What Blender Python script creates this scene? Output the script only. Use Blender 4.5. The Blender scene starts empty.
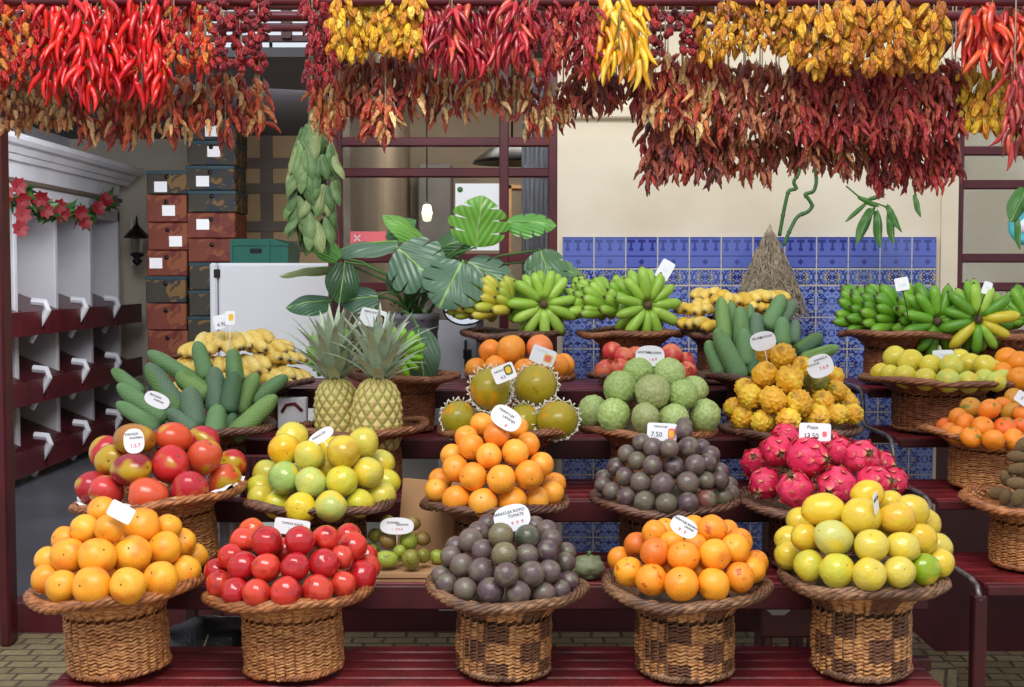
import bpy, math, random
import numpy as np
from mathutils import Vector, Matrix, Quaternion, noise

RNG = random.Random(7)
PI = math.pi
SC = bpy.context.scene
COL = SC.collection
EYE = 1.6
FPX = 1300.0
TH = math.atan(66.5 / FPX)

def srgb(r, g, b):
    f = lambda c: c / 12.92 if c <= 0.04045 else ((c + 0.055) / 1.055) ** 2.4
    return (f(r / 255), f(g / 255), f(b / 255))

def at(px, py, Y):
    """the point at depth Y seen at this pixel of the 1024x687 frame"""
    cx, cy = (px - 512) / FPX, (343.5 - py) / FPX
    dy = math.cos(TH) + math.sin(TH) * cy
    dz = -math.sin(TH) + math.cos(TH) * cy
    k = Y / dy
    return Vector((cx * k, Y, EYE + dz * k))

def ray(px, py):
    return (at(px, py, 1.0) - Vector((0, 0, EYE))).normalized()

# ------------------------------------------------------------ node maths
class NT:
    def __init__(s, name):
        s.m = bpy.data.materials.new(name); s.m.use_nodes = True
        s.t = s.m.node_tree
        s.b = s.t.nodes['Principled BSDF']
    def n(s, typ, **kw):
        nd = s.t.nodes.new(typ)
        for k, v in kw.items(): setattr(nd, k, v)
        return nd
    def put(s, sock, v):
        if isinstance(v, E): s.t.links.new(v.s, sock)
        elif isinstance(v, bpy.types.NodeSocket): s.t.links.new(v, sock)
        elif isinstance(v, (tuple, list)):
            if len(sock.default_value) == 4 and len(v) == 3: v = (*v, 1)
            sock.default_value = v
        else: sock.default_value = v
    def math(s, op, a, b=0.0, c=None):
        nd = s.n('ShaderNodeMath', operation=op)
        s.put(nd.inputs[0], a); s.put(nd.inputs[1], b)
        if c is not None: s.put(nd.inputs[2], c)
        return E(s, nd.outputs[0])
    def mix(s, f, a, b, mode='MIX'):
        nd = s.n('ShaderNodeMix', data_type='RGBA', blend_type=mode)
        s.put(nd.inputs[0], f); s.put(nd.inputs[6], a); s.put(nd.inputs[7], b)
        return nd.outputs[2]
    def ramp(s, f, lo, hi):
        nd = s.n('ShaderNodeMapRange', interpolation_type='SMOOTHSTEP')
        s.put(nd.inputs[0], f); nd.inputs[1].default_value = lo; nd.inputs[2].default_value = hi
        return E(s, nd.outputs[0])
    def coords(s, kind='Object'):
        return s.n('ShaderNodeTexCoord').outputs[kind]
    def sep(s, v):
        nd = s.n('ShaderNodeSeparateXYZ'); s.put(nd.inputs[0], v)
        return [E(s, o) for o in nd.outputs]
    def comb(s, x, y, z):
        nd = s.n('ShaderNodeCombineXYZ')
        for i, v in enumerate((x, y, z)): s.put(nd.inputs[i], v)
        return nd.outputs[0]
    def noise(s, vec, scale, detail=2.0, rough=.5, dist=0.0):
        nd = s.n('ShaderNodeTexNoise'); s.put(nd.inputs['Vector'], vec)
        nd.inputs['Scale'].default_value = scale; nd.inputs['Detail'].default_value = detail
        nd.inputs['Roughness'].default_value = rough; nd.inputs['Distortion'].default_value = dist
        return E(s, nd.outputs[0])
    def voro(s, vec, scale, feature='F1', out='Distance'):
        nd = s.n('ShaderNodeTexVoronoi', feature=feature); s.put(nd.inputs['Vector'], vec)
        nd.inputs['Scale'].default_value = scale
        return E(s, nd.outputs[out])
    def scalev(s, vec, sc):
        nd = s.n('ShaderNodeMapping'); s.put(nd.inputs[0], vec); nd.inputs['Scale'].default_value = sc
        return nd.outputs[0]
    def shift(s, vec, amount):
        nd = s.n('ShaderNodeVectorMath', operation='ADD'); s.put(nd.inputs[0], vec)
        r = s.n('ShaderNodeObjectInfo').outputs['Random']
        q = s.math('MULTIPLY', r, amount)
        s.put(nd.inputs[1], s.comb(q, s.math('MULTIPLY', r, amount * .37), s.math('MULTIPLY', r, amount * .71)))
        return nd.outputs[0]
    def bump(s, h, strength, dist=.01):
        nd = s.n('ShaderNodeBump'); nd.inputs['Strength'].default_value = strength
        nd.inputs['Distance'].default_value = dist
        s.put(nd.inputs['Height'], h); s.put(s.b.inputs['Normal'], nd.outputs[0])
    def fin(s, col, rough=.5, spec=.5, metal=0.0, trans=0.0, coat=0.0, sub=0.0):
        s.put(s.b.inputs['Base Color'], col); s.put(s.b.inputs['Roughness'], rough)
        s.b.inputs['Specular IOR Level'].default_value = spec
        s.b.inputs['Metallic'].default_value = metal
        s.b.inputs['Transmission Weight'].default_value = trans
        s.b.inputs['Coat Weight'].default_value = coat
        s.b.inputs['Coat Roughness'].default_value = .15
        return s.m

class E:
    def __init__(s, t, sock): s.t = t; s.s = sock
    def __add__(s, o): return s.t.math('ADD', s, o)
    __radd__ = __add__
    def __sub__(s, o): return s.t.math('SUBTRACT', s, o)
    def __rsub__(s, o): return s.t.math('SUBTRACT', o, s)
    def __mul__(s, o): return s.t.math('MULTIPLY', s, o)
    __rmul__ = __mul__
    def __truediv__(s, o): return s.t.math('DIVIDE', s, o)
    def __gt__(s, o): return s.t.math('GREATER_THAN', s, o)
    def __lt__(s, o): return s.t.math('LESS_THAN', s, o)
    def frac(s): return s.t.math('FRACT', s)
    def abs(s): return s.t.math('ABSOLUTE', s)
    def sin(s): return s.t.math('SINE', s)
    def max(s, o): return s.t.math('MAXIMUM', s, o)
    def min(s, o): return s.t.math('MINIMUM', s, o)
    def atan2(s, o): return s.t.math('ARCTAN2', s, o)

def plain(name, col, rough=.5, spec=.5, metal=0.0, var=.12, scale=9.0, bump=0.0, coat=0.0):
    t = NT(name); v = t.coords()
    n = t.noise(v, scale, 4)
    dark = tuple(c * (1 - var * 2) for c in col); light = tuple(min(1, c * (1 + var)) for c in col)
    c = t.mix(t.ramp(n, .3, .7), dark, light)
    if bump: t.bump(t.noise(v, scale * 8, 3), bump, .004)
    return t.fin(c, rough, spec, metal, coat=coat)

def fruit_mat(name, second=None, sec=(.5, .7), secscale=.9, spot=None, spot_scale=6, spot_thr=(.12, .05),
              rough=.38, bump=None, tip=None, fine=.1, coat=0.0, blotch=None):
    """colour of each fruit comes from its object colour; second = a patch colour; spot = small blemishes"""
    t = NT(name); v = t.shift(t.coords(), 37.0)
    c = t.n('ShaderNodeObjectInfo').outputs['Color']
    f = t.noise(v, 7, 3)
    c = t.mix(fine, c, t.mix(t.ramp(f, .3, .7), (.25, .22, .2), (1, 1, 1)), 'MULTIPLY')
    if second: c = t.mix(t.ramp(t.noise(v, secscale, 1), *sec), c, second)
    if blotch: c = t.mix(t.ramp(t.noise(v, blotch[1], 5, .65), blotch[2], blotch[3]), c, blotch[0])
    if spot:
        d = t.voro(v, spot_scale)
        keep = t.ramp(t.noise(v, spot_scale * .35, 1), .44, .54)
        c = t.mix(t.ramp(d, *spot_thr) * keep, c, spot)
    if tip:
        a = t.n('ShaderNodeAttribute', attribute_name='mask').outputs['Fac']
        c = t.mix(a, c, tip)
    if bump: t.bump(t.noise(v, bump[0], 2), bump[1], .02)
    return t.fin(c, rough, .5, coat=coat)

# ------------------------------------------------------------ mesh helpers
class MB:
    def __init__(s): s.v = []; s.f = []; s.mi = []; s.mask = []; s.cur = 0; s.n = 0
    def add(s, vs, fs, mask=0.0):
        vs = np.asarray(vs, float).reshape(-1, 3)
        s.v.append(vs); o = s.n; s.n += len(vs)
        s.f.extend([tuple(i + o for i in f) for f in fs]); s.mi.extend([s.cur] * len(fs))
        m = np.full(len(vs), mask, float) if np.isscalar(mask) else np.asarray(mask, float)
        s.mask.append(m)
        return s
    def box(s, x0, x1, y0, y1, z0, z1, M=None, bev=0.0):
        if bev > 0:
            b = min(bev, (x1-x0)*.4, (y1-y0)*.4, (z1-z0)*.4)
            V = []
            for X, sx in ((x0, 1), (x1, -1)):
                for Yv, sy in ((y0, 1), (y1, -1)):
                    for Z, sz in ((z0, 1), (z1, -1)):
                        V += [(X, Yv+sy*b, Z+sz*b), (X+sx*b, Yv, Z+sz*b), (X+sx*b, Yv+sy*b, Z)]
            import itertools
            P = np.array(V); c = P.mean(0)
            F = []
            k = lambda i, j, l, a: ((i*2+j)*2+l)*3+a
            F += [(k(0,0,0,0),k(0,0,1,0),k(0,1,1,0),k(0,1,0,0)), (k(1,0,0,0),k(1,1,0,0),k(1,1,1,0),k(1,0,1,0)),
                  (k(0,0,0,1),k(1,0,0,1),k(1,0,1,1),k(0,0,1,1)), (k(0,1,0,1),k(0,1,1,1),k(1,1,1,1),k(1,1,0,1)),
                  (k(0,0,0,2),k(0,1,0,2),k(1,1,0,2),k(1,0,0,2)), (k(0,0,1,2),k(1,0,1,2),k(1,1,1,2),k(0,1,1,2))]
            for j in (0,1):
                for l in (0,1):
                    F.append((k(0,j,l,1),k(1,j,l,1),k(1,j,l,2),k(0,j,l,2)))
            for i in (0,1):
                for l in (0,1):
                    F.append((k(i,0,l,0),k(i,1,l,0),k(i,1,l,2),k(i,0,l,2)))
            for i in (0,1):
                for j in (0,1):
                    F.append((k(i,j,0,0),k(i,j,1,0),k(i,j,1,1),k(i,j,0,1)))
            for i in (0,1):
                for j in (0,1):
                    for l in (0,1): F.append((k(i,j,l,0),k(i,j,l,1),k(i,j,l,2)))
            G = []
            for f in F:
                a, b2, c2 = P[f[0]], P[f[1]], P[f[2]]
                nrm = np.cross(b2-a, c2-a)
                G.append(f if np.dot(nrm, P[list(f)].mean(0)-c) > 0 else f[::-1])
            F = G; V = P
        else:
            V = np.array([(x, y, z) for x in (x0, x1) for y in (y0, y1) for z in (z0, z1)])
            F = [(0,1,3,2),(4,6,7,5),(0,4,5,1),(2,3,7,6),(0,2,6,4),(1,5,7,3)]
        if M is not None: V = np.array([tuple(M @ Vector(p)) for p in V])
        return s.add(V, F)
    def tube(s, pts, r, n=6, closed=False, mask=0.0, cap=True):
        P = np.asarray([tuple(p) for p in pts], float); m = len(P)
        R = np.full(m, r, float) if np.isscalar(r) else np.asarray(r, float)
        if closed: T = np.roll(P, -1, 0) - np.roll(P, 1, 0)
        else: T = np.gradient(P, axis=0)
        T /= np.linalg.norm(T, axis=1)[:, None] + 1e-12
        up = np.array([0, 0, 1.0]) if abs(T[0][2]) < .9 else np.array([1.0, 0, 0])
        A = np.zeros((m, 3)); a = np.cross(T[0], up); a /= np.linalg.norm(a)
        for i in range(m):
            a = a - T[i] * np.dot(a, T[i]); a /= np.linalg.norm(a) + 1e-12; A[i] = a
        if closed:
            # spread the leftover twist so the ring closes without a seam
            b = A[-1] - T[0] * np.dot(A[-1], T[0]); b /= np.linalg.norm(b) + 1e-12
            tw = math.atan2(np.dot(np.cross(A[0], b), T[0]), np.dot(A[0], b))
            q = -tw * np.arange(m) / m
            A = A * np.cos(q)[:, None] + np.cross(T, A) * np.sin(q)[:, None]
        B = np.cross(T, A)
        th = np.arange(n) * 2 * PI / n
        V = P[:, None, :] + R[:, None, None] * (np.cos(th)[None, :, None] * A[:, None, :] + np.sin(th)[None, :, None] * B[:, None, :])
        F = []
        for i in range(m if closed else m - 1):
            j = (i + 1) % m
            for k in range(n):
                l = (k + 1) % n
                F.append((i*n+k, i*n+l, j*n+l, j*n+k))
        if not closed and cap:
            F.append(tuple(range(n-1, -1, -1))); F.append(tuple((m-1)*n + k for k in range(n)))
        mk = mask if np.isscalar(mask) else np.repeat(np.asarray(mask, float), n)
        return s.add(V.reshape(-1, 3), F, mk)
    def lathe(s, prof, n=32, M=None, mask=0.0):
        V = []; F = []
        for r, z in prof:
            for k in range(n):
                a = 2*PI*k/n; V.append((r*math.cos(a), r*math.sin(a), z))
        for i in range(len(prof)-1):
            for k in range(n):
                l = (k+1) % n; F.append((i*n+k, i*n+l, (i+1)*n+l, (i+1)*n+k))
        if M is not None: V = [tuple(M @ Vector(p)) for p in V]
        return s.add(V, F, mask)
    def prism(s, poly, y0, y1, M=None):
        """polygon in x,z extruded along y"""
        n = len(poly)
        V = [(x, y0, z) for x, z in poly] + [(x, y1, z) for x, z in poly]
        F = [tuple(range(n)), tuple(range(2*n-1, n-1, -1))] + [(i, i+n, (i+1) % n + n, (i+1) % n) for i in range(n)]
        if M is not None: V = [tuple(M @ Vector(p)) for p in V]
        return s.add(V, F)
    def data(s, name, mats, smooth=True):
        me = bpy.data.meshes.new(name)
        me.from_pydata(np.concatenate(s.v).tolist(), [], s.f)
        if not isinstance(mats, (list, tuple)): mats = [mats]
        for m in mats: me.materials.append(m)
        if len(mats) > 1: me.polygons.foreach_set('material_index', s.mi)
        mk = np.concatenate(s.mask)
        if mk.any():
            at_ = me.attributes.new('mask', 'FLOAT', 'POINT'); at_.data.foreach_set('value', mk)
        me.polygons.foreach_set('use_smooth', [smooth] * len(me.polygons))
        me.update()
        return me

def link(name, data, parent=None, loc=None, color=None):
    o = bpy.data.objects.new(name, data); COL.objects.link(o)
    if parent: o.parent = parent
    if loc is not None: o.location = loc
    if color: o.color = (*color, 1)
    return o

def tag(o, label, cat, group=None, kind=None):
    if label: o['label'] = label
    if cat: o['category'] = cat
    if group: o['group'] = group
    if kind: o['kind'] = kind
    return o

def thing(name, label, cat, loc=(0, 0, 0), group=None):
    return tag(link(name, None, None, loc), label, cat, group)

def struct(name, mb, mats, smooth=False):
    o = link(name, mb.data(name, mats, smooth)); o['kind'] = 'structure'; return o

def boxes(*bs, bev=0.0):
    m = MB()
    for b in bs: m.box(*b, bev=bev)
    return m

def align(z, spin=0.0):
    q = Vector(z).normalized().to_track_quat('Z', 'Y')
    return q @ Quaternion((0, 0, 1), spin)

def sphere_grid(nu, nv):
    """unit directions of a uv sphere, pole rows merged into small rings"""
    th = np.linspace(0.0, PI, nv); ph = np.arange(nu) * 2 * PI / nu
    th[0] = .02; th[-1] = PI - .02
    D = np.stack([np.sin(th)[:, None]*np.cos(ph), np.sin(th)[:, None]*np.sin(ph), np.repeat(np.cos(th)[:, None], nu, 1)], -1)
    F = []
    for i in range(nv-1):
        for k in range(nu):
            l = (k+1) % nu; F.append((i*nu+k, (i+1)*nu+k, (i+1)*nu+l, i*nu+l))
    F.append(tuple(range(nu))); F.append(tuple((nv-1)*nu + k for k in range(nu-1, -1, -1)))
    return D, th, ph, F

def blob(name, mat, fn, nu=28, nv=18, mask=None):
    D, th, ph, F = sphere_grid(nu, nv)
    V = np.zeros_like(D); K = np.zeros(D.shape[:2])
    for i in range(nv):
        for k in range(nu):
            p = fn(Vector(D[i, k]), th[i], ph[k]); V[i, k] = p
            if mask: K[i, k] = mask(Vector(D[i, k]), th[i], ph[k])
    m = MB(); m.add(V.reshape(-1, 3), F, K.reshape(-1))
    return m.data(name, mat)
# ------------------------------------------------------------ materials
M = {}
M['orange'] = fruit_mat('citrus_peel', bump=(16, .10), spot=(.16, .06, .015), spot_scale=6, spot_thr=(.2, .08), rough=.36, second=srgb(244, 140, 40), sec=(.5, .72))
M['orange_scarred'] = fruit_mat('scarred_citrus_peel', bump=(16, .14), spot=(.14, .05, .02), spot_scale=7, spot_thr=(.16, .07), rough=.38, blotch=(srgb(196, 84, 22), 1.8, .56, .64))
M['mandarin'] = fruit_mat('mandarin_peel', bump=(14, .2), second=srgb(128, 122, 30), sec=(.62, .74), secscale=1.1, rough=.34)
M['tomato'] = fruit_mat('tomato_skin', rough=.16, second=srgb(158, 22, 26), sec=(.5, .75), spot=(.5, .12, .05), spot_scale=11, spot_thr=(.07, .03), coat=.3)
M['passion'] = fruit_mat('purple_passion_fruit_skin', rough=.3, second=srgb(108, 102, 84), sec=(.45, .68), secscale=1.3, blotch=(srgb(148, 128, 120), 9, .6, .72), bump=(7, .12), fine=.35)
M['yellowfruit'] = fruit_mat('yellow_passion_fruit_skin', rough=.24, second=srgb(222, 194, 56), sec=(.45, .7), secscale=.8, spot=(.26, .15, .03), spot_scale=5, spot_thr=(.09, .035), coat=.12, bump=(3, .12))
M['mango'] = fruit_mat('mango_skin', rough=.26, second=srgb(186, 150, 30), sec=(.53, .64), secscale=.62, spot=(.12, .03, .02), spot_scale=10, spot_thr=(.08, .04), coat=.15, tip=srgb(90, 60, 30))
M['papaya'] = fruit_mat('papaya_skin', rough=.28, second=srgb(226, 150, 24), sec=(.55, .72), secscale=.9, spot=(.1, .12, .02), spot_scale=8, spot_thr=(.07, .04), blotch=(srgb(120, 130, 30), 2.4, .58, .7))
M['pome'] = fruit_mat('pomegranate_skin', rough=.3, second=srgb(226, 120, 84), sec=(.48, .66), tip=srgb(170, 90, 60), bump=(4, .15))
M['cherimoya'] = fruit_mat('cherimoya_skin', rough=.5, tip=srgb(104, 126, 62), blotch=(srgb(150, 140, 96), 2.2, .6, .74), bump=(12, .15))
M['monfruit'] = fruit_mat('monstera_fruit_skin', rough=.6, tip=srgb(34, 66, 36), second=srgb(96, 132, 60), sec=(.55, .75), bump=(20, .2))
M['pitaya'] = fruit_mat('yellow_pitaya_skin', rough=.45, tip=srgb(130, 74, 24), second=srgb(240, 206, 60), sec=(.5, .66), blotch=(srgb(124, 124, 36), 2.2, .68, .76))
M['dragon'] = fruit_mat('dragon_fruit_skin', rough=.42, tip=srgb(196, 176, 110), second=srgb(196, 26, 66), sec=(.5, .7), bump=(8, .2))
M['kiwi'] = fruit_mat('kiwi_skin', rough=.85, fine=.5, bump=(30, .5))
M['feijoa'] = fruit_mat('small_green_fruit_skin', rough=.36, blotch=(srgb(104, 82, 40), 1.8, .56, .7), bump=(6, .2))
M['banana'] = fruit_mat('banana_peel', rough=.42, tip=srgb(60, 44, 30), spot=(.2, .12, .04), spot_scale=60, spot_thr=(.14, .05), fine=.12)
M['banana_ripe'] = fruit_mat('speckled_banana_peel', rough=.5, tip=srgb(48, 34, 24), blotch=(srgb(112, 76, 40), 26, .57, .68), fine=.2)
M['stalk'] = plain('banana_stalk', srgb(92, 72, 50), .8, bump=.4, scale=40)
M['scar'] = plain('stem_scar', srgb(124, 92, 44), .8, scale=30)
M['calyx'] = plain('dry_calyx', srgb(120, 102, 70), .8, scale=30, var=.3)
M['greenstem'] = plain('green_stem', srgb(72, 110, 50), .5, scale=20)
M['crown'] = fruit_mat('pineapple_leaf', rough=.45, blotch=(srgb(150, 164, 150), 22, .5, .7), tip=srgb(186, 188, 146), fine=.15)
M['pineapple'] = fruit_mat('pineapple_rind', rough=.5, tip=srgb(74, 98, 30), fine=.2, blotch=(srgb(216, 160, 122), 6, .54, .68))
M['foam'] = plain('foam_net', srgb(236, 232, 214), .6, var=.04)

def chili_mat(name, rough, wr, dark):
    t = NT(name); v = t.shift(t.coords(), 31.0)
    c = t.n('ShaderNodeObjectInfo').outputs['Color']
    c = t.mix(t.ramp(t.noise(v, 5, 2), .45, .75) * dark, c, (.16, .035, .02))
    a = t.n('ShaderNodeAttribute', attribute_name='mask').outputs['Fac']
    c = t.mix(a, c, srgb(120, 110, 50))
    if wr: t.bump(t.noise(t.scalev(v, (1, 1, .3)), 9, 2), wr, .05)
    return t.fin(c, rough, .5)
M['chili_fresh'] = chili_mat('glossy_chili_skin', .24, .12, .25)
M['chili_dry'] = chili_mat('dried_chili_skin', .38, .6, .45)

def wicker(name, a, b, dark, blocks):
    t = NT(name); x, y, z = t.sep(t.coords())
    an = y.atan2(x)
    v = t.comb(an * 2.2, z * 60.0, x * 3.0)
    c = t.mix(t.ramp(t.noise(v, 3.2, 3, .6), .3, .7), a, b)
    if blocks:
        # bands of darker withies woven in on purpose
        k = (an * blocks[0] + ((z * blocks[1]).frac() > .5) * 2.4).sin()
        c = t.mix(t.ramp(k, .1, .3) * blocks[2], c, dark)
    t.bump(t.noise(t.comb(an * 30.0, z * 900.0, x), 2, 3), .3, .002)
    return t.fin(c, .42, .5)
M['wick_honey'] = wicker('honey_wicker', srgb(150, 86, 44), srgb(232, 172, 108), srgb(160, 96, 50), (5, 9, .25))
M['wick_mix'] = wicker('two_tone_wicker', srgb(146, 86, 46), srgb(226, 168, 104), srgb(86, 48, 34), (5, 11, .85))
M['wick_dark'] = wicker('dark_wicker', srgb(78, 40, 26), srgb(134, 80, 54), srgb(58, 30, 24), (6, 10, .4))
M['wick_red'] = wicker('reddish_wicker', srgb(122, 64, 34), srgb(172, 106, 66), srgb(92, 48, 28), (6, 10, .35))
M['rim_honey'] = wicker('honey_braid', srgb(120, 66, 36), srgb(196, 128, 76), srgb(96, 52, 30), (4, 4, .3))
M['rim_mix'] = wicker('brown_braid', srgb(92, 60, 42), srgb(164, 122, 88), srgb(74, 46, 34), (4, 4, .6))
M['rim_dark'] = wicker('dark_braid', srgb(72, 42, 34), srgb(136, 96, 76), srgb(60, 34, 28), (4, 4, .5))
M['rim_red'] = wicker('reddish_braid', srgb(112, 62, 38), srgb(168, 112, 76), srgb(90, 50, 32), (4, 4, .5))
M['newsprint'] = plain('grey_packing_paper', srgb(96, 84, 70), .9, var=.2, scale=14, bump=.4)
M['redpaint'] = plain('dark_red_painted_wood', srgb(78, 20, 26), .42, var=.22, scale=7, bump=.15)
M['slatpaint'] = plain('red_painted_slat', srgb(112, 28, 34), .4, var=.2, scale=9, bump=.2)
M['deepred'] = plain('deep_red_frame_paint', srgb(84, 22, 32), .35, var=.15, scale=5)
M['steel'] = plain('worn_steel_edge', srgb(130, 122, 122), .4, metal=.5, var=.3, scale=30)
M['cream'] = None
M['white'] = plain('white_paint', srgb(222, 222, 230), .5, var=.05, scale=2)
M['fridge'] = plain('white_enamel', srgb(232, 234, 242), .3, var=.015, scale=2, coat=.2)
M['beige'] = plain('beige_panel', srgb(188, 158, 118), .7, var=.06, scale=3)
M['beige_dark'] = plain('panel_batten', srgb(112, 98, 88), .7, var=.08, scale=3)
M['grey'] = plain('grey_ceiling_paint', srgb(104, 104, 110), .8, var=.04, scale=2)
M['lowwall'] = plain('grey_veined_marble', srgb(176, 174, 170), .4, var=.14, scale=3)
M['teal'] = plain('teal_plastic', srgb(14, 98, 84), .4, var=.06)
M['darkmetal'] = plain('dark_metal', srgb(34, 28, 26), .4, metal=.4, var=.1)
M['black'] = plain('black_plastic_sheet', srgb(20, 21, 24), .35, var=.2, scale=12, bump=.5)
M['pot'] = plain('grey_plastic_pot', srgb(112, 112, 120), .5, var=.06)
M['soil'] = plain('soil', srgb(50, 36, 26), .95, var=.3, scale=40, bump=.8)
M['card'] = plain('cardboard', srgb(186, 142, 100), .8, var=.08, scale=6)
M['paper'] = plain('white_card', srgb(240, 240, 244), .5, var=.015)
M['cloth'] = plain('white_cloth', srgb(226, 224, 226), .8, var=.04, bump=.2, scale=20)
M['ink'] = plain('black_ink', srgb(30, 28, 40), .6, var=0)
M['redink'] = plain('red_ink', srgb(226, 60, 84), .6, var=0)
M['cyanink'] = plain('pale_blue_print', srgb(186, 222, 232), .6, var=0)
M['yelink'] = plain('yellow_print', srgb(240, 190, 60), .6, var=0)
M['pinkink'] = plain('pink_print', srgb(236, 110, 120), .6, var=0)
M['moss'] = plain('dry_grey_moss', srgb(178, 162, 140), .9, var=.14, scale=30)
M['bamboo'] = plain('bamboo_green', srgb(52, 104, 40), .35, var=.15, scale=14)
M['cord'] = plain('string', srgb(150, 130, 110), .9)
M['redfabric'] = plain('red_petals', srgb(130, 14, 26), .6, var=.2, scale=20)

def leafmat(name, c1, c2, rough=.32):
    t = NT(name); x, y, z = t.sep(t.coords())
    c0 = t.n('ShaderNodeObjectInfo').outputs['Color']
    vein = t.ramp(((x.abs() * 1.0 + y * -.45) * 9.0).frac() - .5, .44, .5)
    c = t.mix(vein * .35, c0, t.mix(.5, c0, (.55, .7, .35)))
    c = t.mix(t.ramp(x.abs(), .025, .01), c, c2)
    t.bump(((x.abs() - y * .45) * 9.0 * 6.28).sin(), .25, .01)
    m = t.fin(c, rough, .5)
    return m
M['leaf'] = leafmat('monstera_leaf', None, srgb(140, 180, 96))
M['leafplain'] = plain('leaf_green', srgb(62, 104, 44), .4, var=.2, scale=12)
M['bay'] = fruit_mat('drying_leaf', rough=.55, fine=.3)

def carton(name, base, art, print_col):
    t = NT(name); v = t.coords(); x, y, z = t.sep(v)
    c = t.mix(t.ramp(t.noise(v, 5, 3), .3, .7), base, tuple(k * .8 for k in base))
    n = t.noise(v, 7, 1, .4, 1.6)
    c = t.mix(t.ramp(n, .55, .58), c, art)
    c = t.mix(t.ramp(t.noise(v, 4, 1, .4, 1.2), .62, .64), c, print_col)
    return t.fin(c, .7)
M['carton_red'] = carton('red_brown_carton', srgb(112, 50, 34), srgb(128, 68, 40), srgb(96, 30, 24))
M['carton_green'] = carton('dark_patterned_carton', srgb(56, 50, 42), srgb(112, 84, 44), srgb(34, 42, 52))
M['carton_lid'] = plain('blue_green_carton_lid', srgb(30, 60, 70), .6)

# azulejo wall: border row, half row, big ornament rows
def azulejo():
    t = NT('blue_azulejo_tiles'); X, Y_, Z = t.sep(t.coords())
    S = .133; ztop = 1.767
    ux = ((X - .21) / S); d = ((ztop - Z) / S)          # d tiles below the top edge
    fx = ux.frac()
    light = srgb(128, 148, 214); mid = srgb(82, 96, 186); deep = srgb(22, 28, 118)
    mx = (fx - .5).abs()
    # border row, d in 0..1
    f3 = (fx * 3.0).frac(); m3 = (f3 - .5).abs()
    tee = ((m3 < .11) * (d > .12) * (d < .42)).max((m3 < .36) * (d > .08) * (d < .18)).max((m3 < .2) * (d > .34) * (d < .44))
    lines = ((d - .60).abs() < .022).max((d - .97).abs() < .025).max((d - .03).abs() < .02)
    dia = ((mx + (d - .78).abs()) < .1).max(((.5 - mx) + (d - .78).abs()) < .07)
    border = tee.max(lines).max(dia)
    # ornament, mirrored in every tile
    d2 = d - 1.52; fz = d2.frac(); mz = (fz - .5).abs()
    half = t.math('LESS_THAN', d, 1.52)
    mz2 = (t.math('SUBTRACT', d, 1.26)).abs()
    vv = t.math('ADD', t.math('MULTIPLY', half, mz2), t.math('MULTIPLY', 1.0 - half, mz))
    cell = t.comb(mx * 1.0, vv * 1.0, half * 3.0)
    n1 = t.noise(cell, 6.0, 1, .5, 2.6)
    orn = t.ramp(n1, .47, .50)
    yel = t.ramp(t.noise(cell, 5.2, 0, .5, 1.0), .60, .62) * t.ramp(n1, .5, .46)
    cb = t.mix(border, mid, deep)
    co = t.mix(yel, t.mix(orn, light, deep), srgb(190, 178, 96))
    up = t.math('LESS_THAN', d, 1.0)
    c = t.mix(up, co, cb)
    # each tile fired a little differently
    w = t.n('ShaderNodeTexWhiteNoise', noise_dimensions='2D')
    t.put(w.inputs['Vector'], t.comb(t.math('FLOOR', ux), t.math('FLOOR', d), 0.0))
    c = t.mix(E(t, w.outputs['Value']) * .35, c, srgb(120, 134, 196))
    joint = t.ramp(mx, .475, .488)
    jz = t.ramp((d - 1.0).abs(), .03, .015).max(t.ramp((d - 1.52).abs(), .03, .015)).max(t.ramp(mz, .478, .49) * (1.0 - half))
    g = joint.max(jz * (d > .9))
    c = t.mix(g, c, srgb(196, 188, 168))
    t.bump(g * -1.0, .35, .003)
    return t.fin(c, .22, .5)
M['azulejo'] = azulejo()

def plaster():
    t = NT('cream_plaster'); v = t.coords(); X, Y_, Z = t.sep(v)
    c = t.mix(t.ramp(t.noise(v, 1.6, 4), .3, .75), srgb(238, 226, 204), srgb(216, 200, 174))
    spots = t.ramp(t.voro(v, 5), .04, .015) * t.ramp(t.noise(v, 2.3, 1), .56, .6)
    c = t.mix(spots, c, srgb(96, 70, 50))
    t.bump(t.noise(v, 9, 5), .2, .01)
    return t.fin(c, .7)
M['cream'] = plaster()

def cobbles():
    t = NT('yellow_grey_stone_setts'); X, Yv, Z = t.sep(t.coords())
    v = t.coords()
    row = t.math('FLOOR', Yv / .085)
    n = t.noise(v, 6, 1)
    ux = X / .13 + row * .37 + n * .25
    fx = (ux.frac() - .5).abs(); fy = (((Yv / .085) + n * .2).frac() - .5).abs()
    j = t.ramp(fx, .42, .47).max(t.ramp(fy, .38, .46))
    w = t.n('ShaderNodeTexWhiteNoise', noise_dimensions='2D'); t.put(w.inputs['Vector'], t.comb(t.math('FLOOR', ux), row, 0.0))
    c = t.mix(E(t, w.outputs['Value']), srgb(140, 122, 90), srgb(172, 152, 112))
    c = t.mix(t.ramp(t.noise(v, 30, 3), .4, .7) * .4, c, srgb(110, 96, 70))
    c = t.mix(j, c, srgb(92, 80, 62))
    t.bump(1.0 - j, .5, .008)
    return t.fin(c, .6)
M['cobbles'] = cobbles()
M['floorgrey'] = plain('smooth_grey_floor', srgb(84, 86, 92), .35, var=.1, scale=1.5)

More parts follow.
